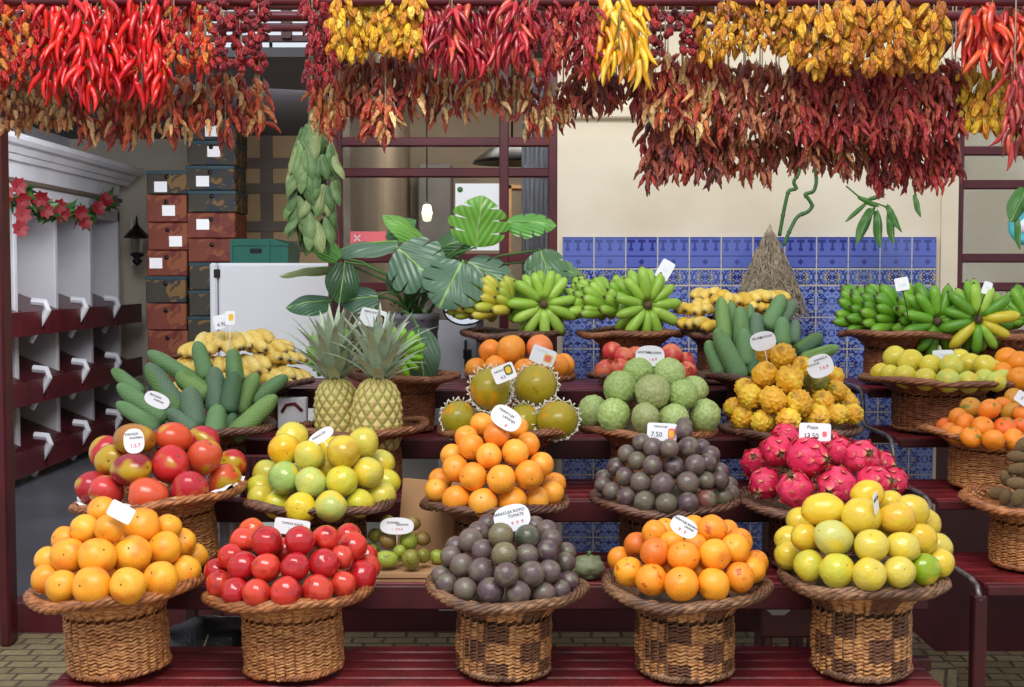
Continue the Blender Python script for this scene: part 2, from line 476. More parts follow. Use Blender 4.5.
def glass():
    t = NT('window_glass')
    m = t.fin((.93, .96, .96), .03, .5, trans=1.0)
    t.b.inputs['IOR'].default_value = 1.1
    return m
M['glass'] = glass()
def emit(name, col, s):
    t = NT(name); t.fin(col, .5)
    t.put(t.b.inputs['Emission Color'], (*col, 1)); t.b.inputs['Emission Strength'].default_value = s
    return t.m
M['lamp'] = emit('lit_lamp', (1, .93, .8), 7.0)
M['lamp_dim'] = emit('dim_lit_globe', (1, .88, .66), 1.1)
M['roombeige'] = plain('grey_beige_room_paint', srgb(164, 146, 126), .8, var=.1, scale=2)
M['cabgrey'] = plain('grey_cabinet_paint', srgb(124, 118, 116), .6, var=.06)
M['farcream'] = plain('pale_cream_paint', srgb(206, 198, 182), .7, var=.04, scale=2)
# ------------------------------------------------------------ the hall
YW = 5.45      # face of the tiled wall
def sx(px, Y): return (px - 512) * Y / FPX
def sz(py, Y): return at(512, py, Y).z

struct('floor', boxes((-7, 6, -4, 5.78, -.1, 0)), M['cobbles'])
tag(link('floor_hall', boxes((-7, 6, 5.9, 14, -.1, .04)).data('floor_hall', M['floorgrey'], False)), None, None, None, 'structure')
struct('trim_1', boxes((-7, 6, 5.78, 5.9, -.1, .14), bev=.01), M['deepred'])            # threshold of the hall
xw0, xw1 = .21, sx(940, YW)
struct('wall_back', boxes((xw0 - .02, xw1, YW + .02, YW + .2, 1.767, 3.6), (xw0 - .02, xw1, YW + .02, YW + .2, 0, 1.767)), M['cream'])
struct('wall_tiles', boxes((xw0, xw1 - .02, YW, YW + .02, 0, 1.767)), M['azulejo'])
struct('trim_2', boxes((xw0 - .02, xw1, YW - .015, YW + .02, 2.26, 2.31), bev=.006), M['cream'])
struct('wall_low', boxes((-.74, xw0 - .02, YW + .02, YW + .2, 0, 1.28), (xw1, xw1 + .001, YW + .04, YW + .2, 0, .5)), M['lowwall'])
struct('wall_low_right', boxes((xw1, 5, YW + .04, YW + .2, 0, 1.2)), M['deepred'])
struct('baseboard_back', boxes((-.74, xw1, YW - .012, YW + .01, 0, .285), bev=.004), M['deepred'])
struct('floor_step', boxes((-.9, 1.7, 4.9, YW - .012, 0, .1)), M['cobbles'])

# middle window: dark red glazing bars with panes
def window(name, x0, x1, z0, z1, xs, zs, y=YW + .05, post=(.032, .032), pane_gap=0):
    f = MB()
    for x in [x0] + xs + [x1]: f.box(x - .02, x + .02, y - .03, y + .03, z0, z1, bev=.005)
    for z in [z0] + zs + [z1]: f.box(x0, x1, y - .022, y + .022, z - .019, z + .019, bev=.005)
    o = struct(name, f, M['deepred'])
    p = link('window_pane', boxes((x0, x1, y - .003, y + .003, z0, z1)).data('pane', M['glass'], False), o)
    p['kind'] = 'structure'
    return o
window('window_1', sx(337, YW), sx(553, YW), 1.28, 3.3, [sx(504, YW)], [sz(287, YW), sz(258, YW), sz(172, YW), sz(141, YW), 2.75])
window('window_2', xw1 + .10 - .02, 4.2, 1.25, 3.3, [xw1 + .8, xw1 + 1.5], [sz(287, YW), sz(258, YW), sz(184, YW), sz(150, YW), 2.8])
struct('window_frame_side', boxes((xw1, xw1 + .07, YW, YW + .12, 1.22, 3.4)), M['cream'])
# room behind the middle window
struct('wall_room', boxes((-.735, -.70, YW + .2, 9, 0, 3.2), (.5, .54, YW + .2, 9, 0, 3.2), (-.78, .54, 9, 9.1, 0, 3.2)), M['roombeige'])
for i_, (xa_, xb_, y_) in enumerate(((-.62, -.40, 8.6), (.16, .3, 8.2))):
    tag(link('tall_cabinet', boxes((xa_, xb_, y_, y_ + .3, 0, 2.35), bev=.01).data('tcab', M['cabgrey'], False)), ['tall grey cabinet seen through the left panes of the middle window', 'narrow grey cabinet seen through the right panes of the middle window'][i_], 'cabinet')
struct('ceiling_room', boxes((-.78, .54, 6.6, 9.1, 3.1, 3.2)), M['grey'])
struct('wall_behind_glass', boxes((xw1 - .2, 5, 7.4, 7.5, 0, 3.8)), M['cream'])
# hall behind on the left
struct('wall_left', boxes((-4.55, -4.45, 5.9, 14, 0, 3.9)), M['white'])
struct('wall_far', boxes((-4.5, -.7, 13.2, 13.3, 0, 3.9)), M['farcream'])
struct('ceiling', boxes((-4.5, -.7, 8.3, 13.3, 2.99, 3.05)), M['grey'])
pan = MB(); pan.box(sx(246, 12.9), -.80, 12.9, 12.95, 0, 2.99)
struct('wall_panelled', pan, M['beige'])
bt = MB()
for z in (sz(188, 12.8), sz(226, 12.8), sz(246, 12.8), 1.2, .6, 2.72): bt.box(sx(246, 12.9), -.80, 12.86, 12.9, z - .05, z + .05)
for x in (-2.42, -1.2): bt.box(x - .06, x + .06, 12.87, 12.9, 0, 2.99)
struct('trim_3', bt, M['beige_dark'])
struct('wall_hall_side', boxes((-.80, -.74, 5.9, 13.3, 0, 3.9)), M['beige'])

# clerestory: an open band above the hall with red louvre bars, the sky shows between them
lv = MB()
for i in range(14):
    z = 3.09 + i * .075
    lv.box(-4.6, .6, 8.3, 8.36, z, z + .036)
for x in (-4.5, -3.6, -2.9, -2.2, -1.42, -.7, .2): lv.box(x - .03, x + .03, 8.25, 8.32, 3.1, 4.4)
struct('window_3', lv, M['deepred'])

post = link('door_post', boxes((sx(-3, 5.6), sx(8, 5.6), 5.55, 5.65, 0, 2.24), bev=.01).data('door_post', M['deepred'], False))
tag(post, 'dark red post at the edge of the stall opening', 'post')

# ------------------------------------------------------------ display cabinet on the left wall
def cabinet():
    root = thing('display_cabinet', 'tall white built-in display cabinet with a moulded cornice and sloping dark red trays', 'cabinet', (-4.0, 10.4, .04))
    X1, X0 = .17, -.43
    def P(nm, mb, mat): return link(nm, mb.data(nm, mat, False), root)
    P('carcass', boxes((X0, X0 + .03, -2.2, 2.35, 0, 2.62), (X0, X1 + .02, -2.2, 2.35, 0, .16)), M['white'])
    for y in (-2.18, -1.25, -.35, .55, 1.45, 2.3):
        P('divider', boxes((X0, X1, y - .035, y + .035, .16, 2.2), bev=.006), M['white'])
    fr = MB(); fr.box(X1 - .06, X1, -2.2, 2.35, 2.1, 2.6); P('frieze', fr, M['white'])
    cn = MB()
    prof = [(0, 0), (.05, .0), (.07, .04), (.09, .045), (.12, .09), (.17, .1), (.2, .13), (.2, .17), (0, .17)]
    n = len(prof)
    V = [(X1 + a, -2.25, 2.45 + b) for a, b in prof] + [(X1 + a, 2.5, 2.45 + b) for a, b in prof]
    cn.add(V, [tuple(range(n)), tuple(range(2*n-1, n-1, -1))] + [(i, i+n, (i+1) % n + n, (i+1) % n) for i in range(n)])
    P('cornice', cn, M['white'])
    P('moulding', boxes((X1, X1 + .03, -2.2, 2.35, 2.28, 2.32), bev=.008), M['beige_dark'])
    for row, z in enumerate((.28, .80, 1.32)):
        for i, y in enumerate((-2.18, -1.25, -.35, .55, 1.45)):
            t = MB()
            # sloping bin seen from its end
            for a, b in (((X0 + .05, .20), (X1 + .2, -.1)),):
                t.prism([(a[0], a[1]), (b[0], b[1]), (b[0], b[1] - .02), (a[0], a[1] - .02)], y + .04, y + .86, Matrix.Translation((0, 0, z)))
            t.prism([(X1 + .18, -.1), (X1 + .20, .0), (X1 + .2, -.16), (X1 - .3, -.16), (X1 - .3, -.14)], y + .04, y + .06, Matrix.Translation((0, 0, z)))
            t.prism([(X0 + .05, .2), (X1 + .2, -.1), (X1 + .2, -.2), (X0 + .05, -.2)], y + .05, y + .07, Matrix.Translation((0, 0, z)))
            t.box(X1 + .18, X1 + .21, y + .04, y + .86, z - .2, z - .02)
            P('sloping_tray', t, M['deepred'])
            b = MB(); b.tube([(X1 + .10, y, z - .26), (X1 + .24, y, z - .01), (X1 + .22, y, z + .04), (X1 + .12, y, z + .05)], [.026, .03, .032, .03], 8)
            P('bracket', b, M['white'])
cabinet()

# poinsettia garland along the cabinet
def garland():
    pts = [(0, 192), (14, 200), (24, 188), (38, 205), (48, 215), (58, 212), (70, 212), (82, 218), (95, 212), (106, 203), (108, 198)]
    g = thing('poinsettia_garland', 'garland of red cloth poinsettias and dark leaves draped along the white cabinet', 'garland', at(50, 205, 10.5))
    o = Vector(g.location)
    P = []
    for px, py in pts:
        Y = -3.72 * FPX / (px - 512)
        P.append(at(px, py, Y) - o)
    vine = MB(); vine.tube(P, .02, 6)
    lf = MB()
    for i in range(150):
        k = RNG.random() * (len(P) - 1.01); j = int(k); p = P[j].lerp(P[j+1], k - j)
        d = Vector((RNG.gauss(0, 1), RNG.gauss(0, 1), RNG.gauss(-.2, 1))).normalized()
        s = Vector((RNG.gauss(0, 1), RNG.gauss(0, 1), RNG.gauss(0, 1))).cross(d).normalized() * .03
        q = p + d * .05
        lf.add([p, q + s, q + d * .09, q - s], [(0, 1, 2, 3)])
    link('vine', vine.data('vine', M['leafplain']), g)
    link('foliage', lf.data('foliage', M['leafplain'], False), g)['kind'] = 'stuff'
    fl = MB()
    for a in range(7):
        an = a * 2 * PI / 7; d = Vector((math.cos(an), math.sin(an), .35)); s = Vector((-math.sin(an), math.cos(an), 0)) * .4
        fl.add([(0, 0, 0), d * .5 + s, d, d * .5 - s], [(0, 1, 2, 3)])
    fl.lathe([(.0, .2), (.12, .15), (.12, 0)], 6)
    fm = fl.data('flower', M['redfabric'], False)
    for px, py in [(4, 192), (17, 186), (22, 200), (22, 215), (19, 229), (40, 198), (45, 210), (58, 206), (62, 214), (80, 212), (84, 222), (98, 208), (106, 200), (2, 200)]:
        Y = -3.65 * FPX / (px - 512)
        f = link('flower', fm, g, at(px, py, Y) - o); f.scale = (.075,) * 3
        f.rotation_mode = 'QUATERNION'; f.rotation_quaternion = align((.8 + RNG.uniform(-.3, .3), -.7, RNG.uniform(-.4, .4)), RNG.random() * 6)
garland()

# wall lantern
def lantern():
    Y = 12.6; c = at(137, 243, Y)
    g = thing('wall_lantern', 'black wrought metal lantern on a bracket on the far wall', 'lantern', c); g.scale = (.72, 1, .8)
    b = MB(); b.box(-.17, -.14, .2, .3, -.28, .3, bev=.01); link('back_plate', b.data('p', M['white'], False), g)
    a = MB(); a.tube([(-.15, .25, -.1), (-.1, .15, -.16), (0, 0, -.18)], .018, 6); a.tube([(-.15, .25, .1), (-.08, .1, .14), (0, 0, .12)], .012, 6)
    link('bracket', a.data('b', M['darkmetal']), g)
    link('roof', MB().lathe([(.001, .34), (.012, .3), (.02, .22), (.06, .18), (.16, .08), (.17, .06), (.0, .06)], 12).data('r', M['darkmetal']), g)
    link('glass', MB().lathe([(.001, .06), (.1, .05), (.07, -.12), (.001, -.12)], 8).data('g', M['glass'], False), g)
    link('base', MB().lathe([(.001, -.11), (.08, -.12), (.09, -.15), (.03, -.18), (.07, -.22), (.03, -.26), (.001, -.28)], 12).data('s', M['darkmetal']), g)
lantern()

# ceiling lamp of the hall
lp = thing('ceiling_lamp', 'lit white dome lamp under the grey hall ceiling', 'lamp', at(271, 66, 9.2) + Vector((0, 0, .06)))
link('shade', MB().lathe([(.001, 0), (.06, 0), (.11, -.05), (.12, -.07), (.001, -.08)], 20).data('lampshade', M['lamp']), lp)
link('rod', MB().tube([(0, 0, 0), (0, 0, .14)], .012, 8).data('rod', M['darkmetal']), lp)

# ------------------------------------------------------------ cartons
def cartons():
    g = 'fruit cartons stacked in the back room'
    Y = 11.2; wpx = 41
    ords = ['topmost', 'second from top', 'third from top', 'fourth from top', 'fifth from top', 'sixth from top', 'seventh from top', 'eighth from top', 'ninth from top', 'tenth from top', 'eleventh from top', 'lowest']
    def col(x0, x1, ys, kinds, name, dep):
        for i in range(len(ys) - 1):
            z1, z0 = sz(ys[i], Y), sz(ys[i+1], Y)
            xa, xb = sx(x0, Y), sx(x1, Y)
            k = kinds[i % len(kinds)]
            j = RNG.uniform(-.012, .012)
            c = Vector(((xa + xb) / 2 + j, Y + dep/2 + RNG.uniform(0, .02), z0))
            w, h = (xb - xa) / 2, z1 - z0
            desc = 'reddish brown' if k == 'carton_red' else 'dark patterned'
            t = thing('fruit_carton', f'{desc} fruit carton, {ords[i] if i < len(ys)-2 else "lowest seen"} in the {name} carton stack', 'carton', c, g)
            link('body', boxes((-w, w, -dep/2, dep/2, .0, h - .006), bev=.008).data('carton', M[k], False), t)
            if k == 'carton_green': link('lid', boxes((-w - .004, w + .004, -dep/2 - .004, dep/2, h - .035, h - .003), bev=.004).data('lid', M['carton_lid'], False), t)
            if RNG.random() < .6:
                lx = RNG.uniform(-w * .6, w * .5); lz = h * RNG.uniform(.3, .55)
                link('label_sticker', boxes((lx - .055, lx + .055, -dep/2 - .004, -dep/2, lz - .045, lz + .045)).data('sticker', M['paper'], False), t)
            link('hand_hole', MB().lathe([(.001, 0), (.02, 0), (.02, .004), (.001, .004)], 12, Matrix.Translation((0, -dep/2 - .001, h * .72)) @ Matrix.Rotation(PI/2, 4, 'X')).data('hole', M['darkmetal'] ), t)
    col(147, 187, [170, 194, 222, 250, 276, 303, 330, 358, 386, 414, 436, 458], ['carton_green', 'carton_red', 'carton_red', 'carton_red'], 'shorter', .42)
    col(188, 236, [118, 140, 165, 190, 212, 238, 262, 290, 316, 344, 372, 400, 430, 458], ['carton_green', 'carton_green', 'carton_green', 'carton_green', 'carton_red', 'carton_red', 'carton_green'], 'taller', .5)
cartons()

# ------------------------------------------------------------ fridge and crate
def fridge():
    x0, x1, Y = sx(210, 6.2), sx(344, 6.2), 6.2
    z1 = sz(263, Y)
    t = thing('refrigerator', 'white upright refrigerator standing behind the yellow bananas', 'refrigerator', ((x0 + x1)/2, Y + .3, .04))
    w = (x1 - x0)/2; h = z1 - .04
    link('body', boxes((-w, w, -.24, .3, .03, h), bev=.012).data('fbody', M['fridge'], False), t)
    link('door', boxes((-w + .04, w, -.3, -.245, .06, h), bev=.012).data('fdoor', M['fridge'], False), t)
    link('side_rail', boxes((-w, -w + .034, -.3, -.245, .06, h), bev=.008).data('frail', M['fridge'], False), t)
    link('hinge', boxes((-w + .02, -w + .05, -.305, -.25, h - .07, h - .03), bev=.003).data('fh', M['darkmetal'], False), t)
    c = thing('plastic_crate', 'dark teal plastic crate lying on top of the white refrigerator', 'crate', (sx(264, 6.4), 6.45, z1))
    m = MB(); m.prism([(-.135, 0), (.135, 0), (.14, .06), (.13, .095), (.07, .118), (-.13, .118), (-.14, .06)], -.15, .2)
    link('shell', m.data('crate', M['teal'], False), c)
    link('rib', boxes((-.142, .142, -.157, -.15, .085, .095), (-.14, -.13, -.156, -.15, 0, .11), (.04, .05, -.156, -.15, 0, .11)).data('rib', M['teal'], False), c)
    link('handle', boxes((-.045, .01, -.158, -.15, .05, .07), bev=.004).data('ch', M['darkmetal'], False), c)
fridge()

# things in the room behind the glass
ps = thing('notice', 'white paper notice stuck inside the middle window pane', 'notice', at(478, 217, YW + .03))
link('sheet', boxes((-.095, .095, 0, .003, -.14, .14)).data('sheet', M['paper'], False), ps)
link('logo', MB().lathe([(.001, 0), (.012, 0), (.012, .001), (.001, .001)], 10, Matrix.Translation((-.075, -.001, .115)) @ Matrix.Rotation(PI/2, 4, 'X')).data('lg', M['leafplain']), ps)
st = thing('sticker', 'red and white rectangular sticker with a cross inside the window', 'sticker', at(368, 241, YW + .03))
link('backing', boxes((-.075, .075, 0, .002, -.04, .04)).data('bk', M['paper'], False), st)
link('red_field', boxes((-.075, .075, -.001, .0, -.02, .04)).data('rf', M['pinkink'], False), st)
cr = MB()
for a in (PI/4, -PI/4): cr.box(-.018, .018, -.002, -.001, -.002, .002, Matrix.Translation((-.045, 0, .012)) @ Matrix.Rotation(a, 4, 'Y'))
link('cross', cr.data('cr', M['paper'], False), st)
fl = thing('pendant_lamp', 'small white glowing lamp seen through the middle window', 'lamp', at(427, 213, 7.4))
link('globe', MB().lathe([(.001, .05), (.022, .045), (.032, 0), (.022, -.045), (.001, -.05)], 16).data('globe', M['lamp_dim']), fl)
link('cord', MB().tube([(0, 0, .06), (0, 0, 1.1)], .004, 5).data('cordm', M['darkmetal']), fl)
sh = thing('wooden_shelf', 'brown wooden shelf frame seen through the right side of the middle window', 'shelf', at(530, 260, 7.8))
m = MB()
for z in (0, .2, .42): m.box(-.13, .13, -.1, .1, z, z + .02)
for x in (-.13, .11): m.box(x, x + .02, -.1, .1, -1.2, .44)
link('frame', m.data('wsf', M['card'], False), sh)
cu = MB()
for i in range(9): cu.tube([(i * .022, 0, -1), (i * .022, 0.01, 0), (i * .022, 0, .6)], .014, 6)
tag(link('curtain', cu.data('curtain', plain('grey_blue_curtain', srgb(150, 150, 160), .8, var=.05)), None, at(524, 200, 6.4)), 'grey blue curtain hanging inside the middle window', 'curtain')
un = MB(); un.lathe([(.001, .1), (.1, .06), (.2, -.01), (.21, -.03), (.001, .02)], 14)
un.tube([(0, 0, .1), (0, 0, .9)], .006, 5)
tag(link('dark_lampshade', un.data('dls', M['darkmetal']), None, at(512, 158, 6.9)), 'dark pendant lampshade behind the upper panes of the middle window', 'lampshade')

# red plate seen at the far right edge, inside the right window
pl = thing('wall_plate', 'round turquoise dish hung behind a leaf at the far right window', 'dish', at(1026, 226, 5.2))
link('disc', MB().lathe([(.001, 0), (.05, .002), (.075, .012), (.078, .014), (.05, .006), (.001, .004)], 28, Matrix.Rotation(PI/2, 4, 'X')).data('disc', plain('turquoise_glaze', srgb(90, 190, 200), .2)), pl)
link('inner_disc', MB().lathe([(.001, 0.013), (.03, .012), (.03, .003)], 20, Matrix.Rotation(PI/2, 4, 'X')).data('disc2', M['paper']), pl)

# ------------------------------------------------------------ stepped racks
TZ = [.598, .767, .927, 1.064, 1.195]
TY = [(2.98, 3.5), (3.5, 3.92), (3.92, 4.32), (4.32, 4.70), (4.70, 5.22)]
def rack(label, x0, x1, edge, tiers, bench_x=None):
    r = thing('stepped_rack', label, 'display rack', ((x0 + x1)/2, 3.0, 0))
    o = Vector(r.location)
    def P(nm, mb, mat, sm=False): return link(nm, mb.data(nm, mat, sm), r)
    def B(mb, a, b, c, d, e, f, bev=.004): mb.box(a - o.x, b - o.x, c - o.y, d - o.y, e, f, bev=bev)
    for i in tiers:
        (ya, yb), z = TY[i], TZ[i]
        n = 7 if i == 0 else 5
        for k in range(n):
            m = MB(); w = (yb - ya) / n
            B(m, x0, x1 - (.07 if i == 0 else 0), ya + k * w + .008, ya + (k + 1) * w - .012, z - .022, z)
            P('slat', m, M['slatpaint'])
        m = MB(); B(m, x0, x1 - (.07 if i == 0 else 0), ya - .012, ya + .006, z - (.032 if edge else .07), z - .004); P('front_rail', m, M['redpaint'])
        m = MB(); B(m, x0, x1, yb - .05, yb - .02, z - .06, z - .024); P('back_rail', m, M['redpaint'])
        for x in ((x0 + .05, (x0 + x1) / 2 - .12, x1 - .12) if not edge else ((x0 + .02, x1 - .12) if i == 4 else (x1 - .12,))):
            m = MB(); B(m, x, x + .04, yb - .05, yb - .012, 0, z - .022); P('leg', m, M['redpaint'])
            if i == tiers[0] and (not edge or x > x0 + .1):
                m = MB(); B(m, x, x + .04, ya + .02, ya + .06, 0, z - .022); P('leg', m, M['redpaint'])
    if edge:
        for x in edge:
            pts = []
            for i in tiers[::-1]:
                (ya, yb), z = TY[i], TZ[i]
                pts += [(x, yb - .02, z + .02), (x, yb - .06, z + .0), (x, ya + .06, z + .0), (x, ya + .01, z - .01), (x, ya - .015, z - .045)]
            pts = [Vector(p) - o for p in pts]
            m = MB(); m.tube(pts, .008, 8); P('steel_edge', m, M['steel'], True)
            m = MB()
            i = tiers[0]; B(m, x - .018, x + .018, TY[i][0] - .02, TY[i][0] + .02, 0, TZ[i] - .03); P('front_post', m, M['redpaint'])
            m = MB(); B(m, x - .015, x + .015, TY[i][0], TY[-1][1] - .1, .20, .235); P('stretcher', m, M['redpaint'])
    return r
rack('dark red stepped slatted rack carrying most of the fruit baskets', -1.14, 1.13, None, [0, 1, 2, 3, 4])
rack('dark red stepped rack with steel edge at the right, carrying the citrus baskets', 1.29, 2.75, [1.27], [1, 2, 3, 4])
# ------------------------------------------------------------ baskets
def basket_meshes(key, Rr=.205, Rb=.121, H=.19, nst=30, body='wick_honey', rim='rim_honey', seed=0):
    """pairing weave: two withies twist round each other between the stakes, row upon row"""
    spr = nst * 7
    th = np.arange(spr) * 2 * PI / spr
    m = MB(); prof = []
    hb = H - .064; rows = int(hb / .0074)
    for i in range(rows): prof.append((Rb + .003 * math.sin(i / rows * PI), .010 + i * .0074))
    nf = 13
    for i in range(nf):
        t = (i + 1) / nf
        prof.append((Rb + (Rr - .010 - Rb) * t ** 1.45, .010 + hb + .056 * (t ** .85)))
    rg = random.Random(seed)
    for i, (r, z) in enumerate(prof):
        bul = np.abs(np.cos(nst / 2 * th)) ** .7
        lump = np.repeat([rg.uniform(-.0012, .0012) for _ in range(nst)], 7)
        rr = r + .0058 * (bul - .5) + np.roll(lump, 3) + .0015 * np.sin(3 * th + seed)
        zz = z + .0018 * np.sin(nst * th) + .0012 * np.sin(2 * th + i * .5) + .0008 * np.sin(9 * th + i * 2)
        m.tube(np.stack([rr * np.cos(th), rr * np.sin(th), zz], 1), .0034 + rg.uniform(0, .0006), 5, closed=True)
    bodym = m.data(key + '_body', M[body])
    st = MB()
    for k in range(nst):
        a = (k + .5) * 2 * PI / nst
        st.tube([((r + .0005) * math.cos(a), (r + .0005) * math.sin(a), z) for r, z in prof[::3] + [prof[-1]]], .0026, 5)
    st.lathe([(Rb - .006, .005), (Rb - .006, prof[rows][1])] + [(r - .005, z) for r, z in prof[rows:]] + [(Rr * .5, H - .035), (.001, H - .04)], 48)
    st.lathe([(Rb - .006, .006), (.001, .006)], 48)
    stm = st.data(key + '_stakes', M[rim])
    def braid(R, z, a, b, sr, k, ns, seg, wav):
        m = MB(); t = np.arange(seg) * 2 * PI / seg
        for i in range(ns):
            ph = k * t + 2 * PI * i / ns + .5 * np.sin(3 * t + seed)
            r = R + a * np.cos(ph) + .003 * np.sin(5 * t + i) + .004 * np.sin(3 * t + seed * 1.7)
            zz = z + b * np.sin(ph) + wav * np.sin(2 * t + seed) + wav * .6 * np.sin(5 * t + seed * 2)
            m.tube(np.stack([r * np.cos(t), r * np.sin(t), zz], 1), sr * (1 + .12 * np.sin(t * 11 + i * 2)), 6, closed=True)
        return m
    rimm = braid(Rr, H, .0125, .0075, .0060, 8, 6, 240, .005).data(key + '_rim', M[rim])
    footm = braid(Rb + .001, .012, .004, .004, .0042, 26, 3, 200, 0).data(key + '_foot', M[rim])
    return bodym, stm, rimm, footm
BK = {
 'honey': basket_meshes('honey', body='wick_honey', rim='rim_honey', seed=1),
 'mix': basket_meshes('mix', body='wick_mix', rim='rim_mix', seed=2),
 'dark': basket_meshes('dark', body='wick_dark', rim='rim_dark', seed=3),
 'red': basket_meshes('red', body='wick_red', rim='rim_red', seed=4),
}
BKLAST = []
PAPER = {}
def ruffle():
    m = MB(); V = []; n = 96
    for k in range(n):
        a = 2 * PI * k / n; w = .004 * math.sin(9 * a) + .003 * math.sin(23 * a)
        for r, z in ((.15, .168), (.185, .186), (.2 + w, .203 + w), (.208 + w, .196 + w * 2)): V.append((r * math.cos(a), r * math.sin(a), z))
    m.add(V, [(k*4+j, ((k+1) % n)*4+j, ((k+1) % n)*4+j+1, k*4+j+1) for k in range(n) for j in range(3)])
    return m.data('ruffle', M['cloth'])
RUF = ruffle()
def basket(kind, label, X, Y, z, wide=1.0, tilt=(0, 0), mound=None, high=1.0):
    r = thing('wicker_basket', label, 'basket', (X, Y, z + .004), 'wicker baskets on the racks')
    BKLAST[:] = [r]
    r.scale = (wide, wide, high); r.rotation_mode = 'QUATERNION'
    r.rotation_quaternion = Quaternion((0, 1, 0), tilt[1]) @ Quaternion((1, 0, 0), tilt[0]) @ Quaternion((0, 0, 1), RNG.random() * 6)
    r.location.z += .12 * (abs(tilt[0]) + abs(tilt[1])) * .8
    for nm, d in zip(('woven_body', 'stakes', 'braided_rim', 'braided_foot'), BK[kind]): link(nm, d, r)
    if mound:
        key = ('mound', mound[0], mound[1])
        if key not in PAPER:
            a, h = mound; a *= .88; h *= .8
            PAPER[key] = blob('paper_mound', M['newsprint'], lambda d, t, p: Vector((d.x * a, d.y * a, max(d.z, -.1) * h)) * (1 + .06 * noise.noise(d * 4)), 28, 16)
        link('crumpled_paper', PAPER[key], r, (0, 0, .155))
    return r

# ------------------------------------------------------------ fruit meshes (unit size)
def n3(v): return noise.noise(v)
FM = {}
def sph(name, mat, fn, nu=28, nv=18, mask=None): FM[name] = blob(name, M[mat], fn, nu, nv, mask)
def dimple(d, k=.1, w=6): return 1 - k * math.exp(-(1 - d.z) * w * 3)
for i in range(2):
    sph(f'orange{i}', 'orange', lambda d, t, p, i=i: Vector((d.x, d.y, d.z * .95)) * dimple(d, .08) * dimple(-d, .04) * (1 + .055 * n3(d * 1.3 + Vector((i * 5, 0, 0)))))
sph('scarred0', 'orange_scarred', lambda d, t, p: Vector((d.x, d.y, d.z * .97)) * dimple(d, .08) * (1 + .04 * n3(d * 1.5)))
sph('mandarin0', 'mandarin', lambda d, t, p: Vector((d.x, d.y, d.z * .84)) * dimple(d, .12) * (1 + .03 * n3(d * 2)))
sph('tomato0', 'tomato', lambda d, t, p: Vector((d.x, d.y, d.z * .95)) * dimple(d, .1, 9) * (1 + .012 * math.cos(5 * p) * (1 - abs(d.z)) + .06 * n3(d * 1.2)))
sph('tomato1', 'tomato', lambda d, t, p: Vector((d.x * .97, d.y, d.z * 1.02)) * dimple(d, .1, 9) * (1 + .04 * n3(d * 1.4 + Vector((3, 1, 0)))))
for i in range(2):
    sph(f'passion{i}', 'passion', lambda d, t, p, i=i: Vector((d.x, d.y, d.z * 1.02)) * (1 - .05 * abs(n3(d * 3 + Vector((i * 7, 0, 0)))) + .03 * n3(d * 1.3)))
for i in range(2):
    sph(f'yellow{i}', 'yellowfruit', lambda d, t, p, i=i: Vector((d.x, d.y, d.z)) * (1 + .08 * n3(d * 1.1 + Vector((i * 9, 2, 0)))) * dimple(d, .06))
sph('mango0', 'mango', lambda d, t, p: Vector((d.x * (1 + .10 * d.z), d.y * .92, d.z * 1.0 + .06 * d.x * d.x)) * dimple(d, .1, 8) * (1 + .03 * n3(d * 1.2)), 30, 20)
sph('papaya0', 'papaya', lambda d, t, p: Vector((d.x * (1 + .1 * d.z), d.y * (1 + .1 * d.z), d.z)) * (1 + .025 * math.cos(5 * p) * (1 - d.z * d.z)) * dimple(-d, .07, 5), 36, 22)
def pome(d, t, p):
    r = 1 + .03 * math.cos(6 * p) * (1 - abs(d.z)) + .03 * n3(d * 1.5)
    if d.z > .955: return Vector((d.x * .95, d.y * .95, .93))
    return d * r
sph('pome0', 'pome', pome, 30, 20)
def cheri(d, t, p, s=0):
    c = Vector((d.x * (1 + .14 * d.z), d.y * (1 + .14 * d.z), d.z * 1.08))
    ds, _ = noise.voronoi(d * 3.6 + Vector((s, 0, 0)))
    e = min(1, (ds[1] - ds[0]) * 2.2)
    return c * (.97 + .045 * e + .04 * n3(d * 1.5))
def cheri_m(d, t, p, s=0):
    ds, _ = noise.voronoi(d * 3.6 + Vector((s, 0, 0))); return max(0, 1 - (ds[1] - ds[0]) * 6) * .55
for i in range(2): sph(f'cherimoya{i}', 'cherimoya', lambda d, t, p, i=i: cheri(d, t, p, i * 4), 60, 40, lambda d, t, p, i=i: cheri_m(d, t, p, i * 4))
def knob(d, t, p):
    ds, _ = noise.voronoi(d * 3.5 + Vector((3, 7, 1)))
    return max(0, 1 - ds[0] * 1.9)
sph('pitaya0', 'pitaya', lambda d, t, p: Vector((d.x, d.y, d.z * 1.08)) * (.90 + .17 * knob(d, t, p) ** .9), 56, 38, lambda d, t, p: min(.9, max(0, knob(d, t, p) - .7) * 4) + (.4 if d.z > .94 else 0))
sph('kiwi0', 'kiwi', lambda d, t, p: Vector((d.x * .8, d.y * .8, d.z)) * (1 + .02 * n3(d * 2)))
sph('feijoa0', 'feijoa', lambda d, t, p: Vector((d.x * .9, d.y * .9, d.z * 1.05)) * (1 + .06 * n3(d * 1.6)))
sph('dragon0', 'dragon', lambda d, t, p: Vector((d.x, d.y, d.z * 1.08)) * (.92 + .05 * n3(d * 2.2) + .03 * math.cos(4 * p + 3 * d.z)), 36, 24)

